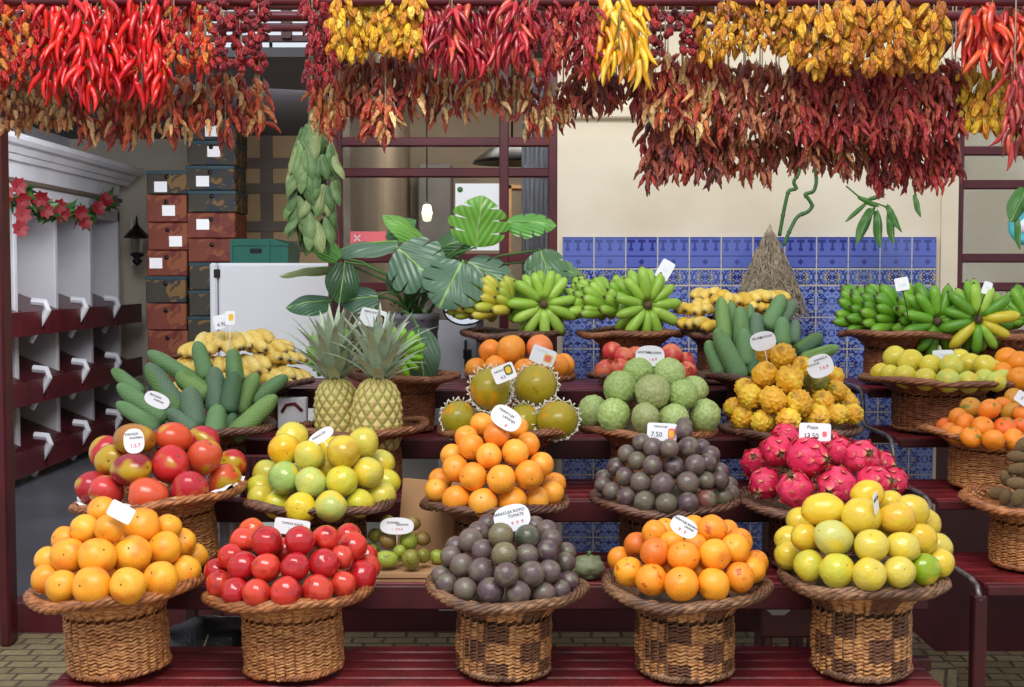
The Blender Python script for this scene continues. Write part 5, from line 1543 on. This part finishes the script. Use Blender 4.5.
strands('dried red', 'dry', 520, 572, 78, 134, 18, 36, 20, B, 'lowest above the window post', 'dried strings above the window post')
strands('yellow', 'long', 594, 644, -6, 80, 17, 28, 32, A, 'long ones left of the wall gap', 'long yellow strings')
strands('dark brown', 'dry', 570, 644, 68, 122, 19, 32, 22, B, 'below the long yellow ones', 'dark strings below the long yellow ones')
# right group over the wall
strands('dark red', 'round', 648, 698, 6, 62, 25, 24, 20, A, 'round ones over cream wall', 'round dark strings over the cream wall')
strands('golden', 'small', 696, 790, -4, 64, 19, 40, 18, A, 'small ones over cream wall', 'small golden strings over the cream wall')
strands('golden', 'plump', 790, 944, 2, 76, 19, 40, 22, A, 'plump ones at upper right', 'plump golden strings upper right')
strands('dried red', 'dry', 640, 724, 52, 136, 17, 48, 25, B, 'middle row below the round ones', 'middle row strings over the cream wall')
strands('brown', 'dry', 720, 800, 62, 140, 17, 48, 22, B, 'middle row below small golden ones', 'brown middle row strings')
strands('dark crimson', 'dry', 796, 964, 60, 150, 17, 46, 27, B, 'middle row below plump golden ones', 'dark crimson middle row strings')
strands('dark brown', 'dry', 644, 722, 122, 192, 17, 42, 23, B + .06, 'lowest row, left over the tiles', 'lowest row strings left')
strands('brown', 'dry', 720, 870, 122, 182, 17, 44, 20, B + .06, 'lowest row over the moss cone', 'lowest row strings middle')
strands('dark crimson', 'dry', 868, 960, 132, 194, 17, 42, 23, B + .06, 'lowest row above the dark green bananas', 'lowest row strings right')
# far right
strands('orange red', 'long', 966, 1034, 2, 74, 19, 28, 30, A, 'at the far right top', 'orange red strings far right')
strands('yellow', 'plump', 958, 1016, 62, 142, 19, 40, 21, B, 'in the yellow cluster at the far right', 'yellow strings far right')
strands('dark crimson', 'long', 1008, 1036, 56, 158, 16, 30, 28, A, 'hanging lowest at the right edge', 'crimson strings right edge')

# the pipes they hang from
def pipe(label, Y, z, x0=-3.2, x1=3.2):
    m = MB(); m.tube([(x0, 0, 0), (x1, 0, 0)], .013, 10)
    tag(link('hanging_pipe', m.data('pipe', M['deepred']), None, (0, Y, z)), label, 'pipe', 'canopy pipes')
pipe('front dark red pipe that the upper chili rows hang from', A, at(512, 1, A).z)
pipe('rear dark red pipe that the lower chili rows hang from', B + .03, at(512, 14, B).z)
pipe('dark red pipe of the canopy behind the chilies, highest', 4.3, at(512, 6, 4.3).z)
pipe('dark red pipe of the canopy behind the chilies, lower', 4.6, at(512, 28, 4.6).z)
bp = link('canopy_post', boxes((-.02, .02, -.02, .02, 0, 3.0), bev=.004).data('cp', M['deepred'], False), None, (sx(334, 5.2), 5.2, 0))
tag(bp, 'dark red upright canopy post left of the middle window', 'post')
# curved braces at the top right
for i, (lab, pts) in enumerate((('curved dark red canopy brace at top right', [(936, 62), (948, 34), (966, 16), (985, 4), (1005, -4)]), ('lower straight dark red canopy brace at top right', [(936, 60), (960, 30), (985, 2), (1000, -14)]))):
    P = [at(x, y, 4.7) for x, y in pts]; o = P[0].copy()
    m = MB(); m.tube([p - o for p in P], .012, 8); tag(link('canopy_brace', m.data('brace', M['deepred']), None, o), lab, 'brace', 'canopy braces')
lr = MB()
for y in (12, 24, 36): lr.tube([at(936, y, 4.75), at(1060, y, 4.75)], .009, 8)
tag(link('canopy_rails', lr.data('crails', M['deepred'])), 'three parallel dark red rails at the top right', 'rails')
# ------------------------------------------------------------ price cards
FONT = None
def text_mesh(s, size):
    cu = bpy.data.curves.new('t', 'FONT'); cu.body = s; cu.size = size; cu.align_x = 'CENTER'; cu.align_y = 'CENTER'; cu.extrude = .0003; cu.resolution_u = 2
    o = bpy.data.objects.new('t', cu); COL.objects.link(o)
    dg = bpy.context.evaluated_depsgraph_get(); me = bpy.data.meshes.new_from_object(o.evaluated_get(dg))
    bpy.data.objects.remove(o); return me
def oval(w, h, sq, n=36):
    P = []
    for k in range(n):
        a = 2 * PI * k / n; c, s = math.cos(a), math.sin(a)
        P.append((w / 2 * abs(c) ** sq * (1 if c > 0 else -1), h / 2 * abs(s) ** sq * (1 if s > 0 else -1)))
    return P
def card(label, p, Y, wpx, hpx, roll, shape, lines, stick=1, yaw=0, pitch=-.1, pic=None, sd=.10):
    """lines: (text, dx, dy, size, ink) with sizes as a share of the card height"""
    k = Y / FPX; w, h = wpx * k, hpx * k; c = at(p[0], p[1], Y)
    t = thing('price_card', label, 'price card', c, 'price cards')
    t.rotation_euler = (pitch, math.radians(-roll), yaw)
    poly = {'oval': oval(w, h, .8), 'rect': oval(w, h, .22, 32)}[shape]
    m = MB(); m.prism(poly, -.0006, .0006); link('card', m.data('pc', M['paper'], False), t)
    for (s, dx, dy, sz_, ink) in lines:
        me = text_mesh(s, sz_ * h); me.materials.clear(); me.materials.append(M[ink])
        me.transform(Matrix.Translation((dx * w, -.0012, dy * h)) @ Matrix.Rotation(PI/2, 4, 'X'))
        link('lettering', me, t)
    if pic:
        a, b, cw, ch, mats = pic
        for i, mt in enumerate(mats):
            q = MB(); q.prism(oval(cw * w * (1 - .3 * i), ch * h * (1 - .3 * i), .5 + .3 * i, 16), -.0011 - .0003 * i, -.0006, Matrix.Translation((a * w, 0, b * h)))
            link('printed_picture', q.data('pic', M[mt], False), t)
    if stick:
        m = MB(); m.tube([(0, .002, h * (.3 if stick == 1 else .1)), (0, .003, -h / 2 - sd)], .0016, 6)
        link('stick', m.data('stick', M['paper' if stick == 1 else 'darkmetal']), t)
F = -.16
card('white card tilted among the oranges at the front left', (121, 512), Y0 - .1, 26, 17, -28, 'rect', [], 0)
card('oval white card on the mangoes', (134, 441), Y1 - .15, 21, 25, 6, 'oval', [('MANGA', -.08, .28, .15, 'ink'), ('MADEIRA', .12, .12, .13, 'ink'), ('1.5.7', .05, -.2, .22, 'redink')], 0)
card('oval white card slanted on the left monstera fruits', (157, 400), Y2 - .18, 26, 15, -24, 'oval', [('BANANA', -.1, .2, .2, 'ink'), ('ANANAS', .08, -.02, .18, 'ink'), ('. . .', 0, -.28, .2, 'cyanink')], 0)
card('white card reading 4.90 stuck in the speckled bananas', (220, 322), Y3 + .1, 13, 14, 12, 'rect', [('4.90', .1, -.2, .4, 'ink')], 0)
card('white card with a yellow banana picture in the speckled bananas', (230, 318), Y3 + .08, 10, 14, 0, 'rect', [], 1, pic=(.1, .05, .5, .5, ['yelink']))
card('rectangular white card behind the red tomatoes', (292, 527), Y0 + .1, 36, 16, -8, 'rect', [('TOMATE INGLES', 0, .2, .18, 'ink'), ('3.90', 0, -.15, .3, 'cyanink')], 1)
card('long oval white card tilted upward in the yellow-green basket', (321, 436), Y1 - .08, 28, 12, 32, 'oval', [('MARACUJA', -.05, .12, .26, 'ink'), ('. . .', 0, -.22, .3, 'redink')], 1)
card('white card with a dark photo in the crown of the right pineapple', (373, 318), Y2 - .03, 26, 18, -12, 'rect', [('ABACAXI', -.12, .3, .17, 'ink')], 0, pic=(.28, -.05, .32, .6, ['darkmetal', 'card']))
card('wide oval white card above the small green fruit', (397, 526), Y1 - .10, 34, 17, 0, 'oval', [('GOIABA', -.12, .2, .2, 'ink'), ('SERRANA', .16, .08, .17, 'ink'), ('1 . 9 9 9', 0, -.2, .2, 'redink')], 1, sd=.03)
card('large white oval card reading MARACUJA ROXO above the purple passion fruit', (512, 518), Y0 + .02, 37, 27, 14, 'oval', [('MARACUJA ROXO', -.06, .24, .15, 'ink'), ('TOMATE', .12, .07, .15, 'ink'), ('9  9  9', .12, -.2, .18, 'redink')], 1, sd=.02)
card('white oval card slanting down over the orange pyramid', (506, 418), Y1 - .12, 32, 22, -32, 'oval', [('MARACUJA', -.06, .22, .16, 'ink'), ('LARANJA', .1, .02, .16, 'ink'), ('8', .12, -.3, .2, 'redink')], 0)
card('white card with a small fruit picture on the upper left papaya', (504, 373), Y2 - .17, 23, 17, 22, 'rect', [('PAPAIA', -.18, .2, .18, 'ink'), ('4.5', -.1, -.22, .26, 'ink')], 2, pic=(.22, .08, .36, .6, ['leafplain', 'yelink']), sd=.0)
card('white card with an orange picture on the large oranges', (543, 356), Y3 - .17, 25, 17, -20, 'rect', [('LARANJA', -.1, .28, .16, 'cyanink')], 2, pic=(.22, -.05, .36, .5, ['yelink', 'pinkink']), sd=.0)
card('white oval card on a stick above the cherimoyas', (650, 356), Y2 - .04, 29, 21, 0, 'oval', [('ANONA', -.2, .18, .17, 'ink'), ('MADEIRA', .14, .14, .17, 'ink'), ('1.6.9', .1, -.16, .2, 'redink')], 1, sd=.05)
card('white rectangular card reading 7.50 on the purple pyramid', (662, 432), Y1 - .04, 30, 18, -3, 'rect', [('MARACUJA', -.05, .3, .15, 'ink'), ('7.50', -.18, -.15, .38, 'ink')], 2, pic=(.32, -.08, .24, .62, ['pinkink', 'yelink']), sd=.0)
card('pale oval card with red dots in the orange passion fruit', (684, 527), Y0 - .14, 29, 19, -30, 'oval', [('MARACUJA BANANA', 0, .24, .15, 'ink'), ('LARANJA', .18, .06, .14, 'ink'), ('. 9 . 9', -.04, -.22, .26, 'redink')], 0)
card('white rectangular card reading Pitaya 13.50 on the dragon fruit', (815, 432), Y1 - .06, 32, 18, -2, 'rect', [('Pitaya', -.08, .26, .26, 'ink'), ('13.50', -.12, -.22, .38, 'ink')], 2, pic=(.3, -.1, .14, .3, ['pinkink']), sd=.02)
card('white oval card at the right of the yellow pitaya pyramid', (820, 366), Y2 - .1, 27, 23, 20, 'oval', [('PITAYA', -.2, .14, .15, 'ink'), ('AMARELA', .1, .28, .14, 'ink'), ('7.6.9', .12, -.12, .22, 'redink')], 0)
card('half-hidden white oval card behind the top yellow pitayas', (763, 341), Y2 + .0, 26, 19, 12, 'oval', [('FRUTO', -.2, .18, .17, 'ink'), ('DELICIOSO', .12, .2, .15, 'ink')], 1)
card('narrow white card seen nearly edge-on in the yellow basket', (876, 503), Y0 - .1, 20, 20, 10, 'rect', [('MARACUJA', 0, .2, .2, 'ink')], 0, yaw=1.1)
card('plain white card standing behind the yellow fruit on the right rack', (943, 356), Y3 + .0, 21, 12, 2, 'rect', [('LIMAO', 0, .1, .2, 'cyanink')], 1)
card('small white card on the large dark green banana bunch', (902, 284), Y4 - .25, 14, 13, 10, 'rect', [('2.20', 0, -.1, .34, 'cyanink')], 2)
card('pale blue-white card tucked behind the light green bananas', (665, 270), Y4 + .05, 14, 20, -30, 'rect', [('2.2', 0, 0, .2, 'cyanink')], 0)
card('small white card on the far right green bananas', (987, 288), Y4 - .2, 9, 13, -20, 'rect', [('2.2', 0, 0, .24, 'cyanink')], 2)
card('small white card corner at the right edge of the mandarins', (1022, 398), Y2 - .1, 14, 12, -35, 'rect', [('3', 0, 0, .4, 'ink')], 0)

# ------------------------------------------------------------ odds and ends under the racks
bag = blob('bag', M['black'], lambda d, t, p: Vector((d.x * .17, d.y * .13, d.z * .10)) * (1 + .12 * noise.noise(d * 2.2)), 36, 22)
b = thing('black_bag', 'black plastic bag lying under the rack between the first two front baskets', 'bag', at(212, 640, 3.9))
b.location.z = .47
link('sack', bag, b); link('drawstring', MB().tube([(.02, -.13, .08), (.0, -.145, .02), (.01, -.14, -.05)], .003, 5).data('ds', M['cord']), b)
cr = thing('storage_crate', 'low dark crate under the rack holding the black bag', 'crate', (b.location.x, 3.95, 0))
m = MB(); m.box(-.22, .22, -.16, .16, 0, .37, bev=.01); link('box', m.data('crt', M['darkmetal'], False), cr)
link('rim', boxes((-.23, .23, -.17, .17, .34, .375), bev=.006).data('crr', M['redpaint'], False), cr)
bx = thing('red_stool', 'dark red wooden box with a chipped paint patch under the rack', 'box', (sx(791, 4.0), 4.05, 0))
zt = sz(594, 4.0)
link('box', boxes((-.09, .09, -.08, .1, zt - .13, zt), bev=.006).data('rb', M['redpaint'], False), bx)
m = MB()
for x in (-.075, .06): 
    for y in (-.07, .08): m.box(x, x + .02, y, y + .02, 0, zt - .12)
link('legs', m.data('rbl', M['redpaint'], False), bx)
ch = MB(); pts = [(.035 * math.cos(a) * (1 + .3 * math.sin(3 * a)), .018 * math.sin(a) * (1 + .3 * math.cos(2 * a))) for a in np.linspace(0, 2 * PI, 14)[:-1]]
ch.prism(pts, -.083, -.079, Matrix.Translation((-.035, 0, zt - .045))); link('bare_patch', ch.data('bp', M['lowwall'], False), bx)
cl = MB(); V = []; n = 20
for i in range(n):
    x = i / (n - 1) * .15
    for z in (0, .2, .42): V.append((x, .012 * math.sin(i * 1.3 + z * 3), z))
cl.add(V, [(i*3+j, (i+1)*3+j, (i+1)*3+j+1, i*3+j+1) for i in range(n-1) for j in range(2)])
c = tag(link('white_cloth', cl.data('wcl', M['cloth']), None, at(214, 610, 3.96)), 'white cloth hanging under the rack beside the mango basket', 'cloth')
c.modifiers.new('t', 'SOLIDIFY').thickness = .003
pk = thing('packet', 'white card packet with a red curve printed on it, beside the left pineapple', 'packet', at(292, 412, 4.5))
link('box', boxes((-.05, .05, 0, .04, -.06, .05), bev=.003).data('pk', M['paper'], False), pk)
m = MB(); m.tube([(-.035, -.002, 0), (-.02, -.002, .025), (.01, -.002, .03), (.035, -.002, .005)], .006, 6); link('red_print', m.data('pkr', M['redfabric']), pk)
rp = thing('striped_packet', 'red and black striped packet behind the yellow-green basket', 'packet', at(256, 475, 3.95))
m = MB(); m.box(-.05, .05, 0, .03, -.07, .06, bev=.003); link('box', m.data('rpb', M['redpaint'], False), rp)
link('stripes', boxes(*[(-.04 + .02 * i, -.032 + .02 * i, -.002, 0, -.065, .055) for i in range(5)]).data('rps', M['black'], False), rp)
# wrapped leafy fruit at the right of the purple basket
wr = blob('wrapped', M['cherimoya'], lambda d, t, p: Vector((d.x * 1.1, d.y, d.z * .8)) * (1 + .18 * noise.noise(d * 3)), 30, 20)
w = thing('green_gourd', 'wrinkled grey-green fruit on the tier right of the front purple basket', 'fruit', at(588, 572, 3.55))
k = link('skin', wr, w, color=srgb(120, 126, 92)); k.scale = (.042,) * 3
link('stem', MB().tube([(0, 0, .03), (.006, 0, .045)], .005, 6).data('gst', M['greenstem']), w)
w.location.z = TZ[1] + .034
# metal lamp stand / mirror left of the yellow-green bananas
fx = thing('round_mirror', 'small round mirror with a thin dark rim beside the monstera pot', 'mirror', at(465, 310, 5.2))
link('rim', MB().tube([(.085 * math.cos(a) , 0, .06 * math.sin(a)) for a in np.linspace(0, 2 * PI, 33)[:-1]], .004, 6, closed=True).data('mr', M['darkmetal']), fx)
m = MB(); m.prism([(.083 * math.cos(a), .058 * math.sin(a)) for a in np.linspace(0, 2 * PI, 33)[:-1]], .0, .004); link('glass', m.data('mg', plain('mirror_silver', (.8, .82, .85), .05, metal=1, var=0), False), fx)
tp = thing('metal_door_frame', 'grey metal door edge with a black latch below the mirror', 'door frame', (sx(462, 5.4), 5.4, .2))
link('panel', boxes((-.1, .06, 0, .03, 0, 1.22)).data('mdf', M['white'], False), tp)
link('edge', boxes((.06, .09, -.02, .03, 0, 1.24), bev=.004).data('mde', M['steel'], False), tp)
link('latch', boxes((.005, .04, -.03, 0, 1.06, 1.1), (.01, .02, -.03, 0, 1.02, 1.14), bev=.003).data('mdl', M['black'], False), tp)
# ------------------------------------------------------------ light and camera
w = bpy.data.worlds.new('sky'); SC.world = w; w.use_nodes = True
bg = w.node_tree.nodes['Background']; bg.inputs[0].default_value = (.86, .92, 1.0, 1); bg.inputs[1].default_value = .92

def area(name, loc, aim, sx_, sy_, power, col=(1, 1, 1)):
    L = bpy.data.lights.new(name, 'AREA'); L.shape = 'RECTANGLE'; L.size = sx_; L.size_y = sy_; L.energy = power; L.color = col
    o = bpy.data.objects.new(name, L); COL.objects.link(o); o.location = loc
    o.rotation_euler = (Vector(aim) - Vector(loc)).to_track_quat('-Z', 'Y').to_euler(); return o
area('skylight', (-.4, .6, 4.6), (0, 4.2, .9), 3.4, 1.6, 205, (1, .985, .95))
area('hall_fill', (-2.2, 9.4, 2.9), (-3.0, 11.5, 0), 2.0, 2.0, 105, (.93, .96, 1))  # added fill lamp below the closed ceiling, brightens the back hall
area('room_fill', (-.1, 7.3, 3.0), (-.1, 8.2, .8), .8, .8, 26, (1, .95, .86))  # added fill lamp, lifts the dark walls of the room behind the window

cam = bpy.data.cameras.new('camera'); cam.lens = 36 * FPX / 1024; cam.sensor_width = 36
co = bpy.data.objects.new('camera', cam); COL.objects.link(co)
co.location = (0, 0, EYE); co.rotation_euler = (PI / 2 - TH, 0, 0)
SC.camera = co
vs = SC.view_settings
SC.display_settings.display_device = 'sRGB'
vs.view_transform = 'Standard'; vs.look = 'None'; vs.exposure = 0.0; vs.gamma = 1; vs.use_curve_mapping = False
SC.cycles.use_denoising = True
SC.cycles.max_bounces = 6; SC.cycles.transparent_max_bounces = 6; SC.cycles.transmission_bounces = 4
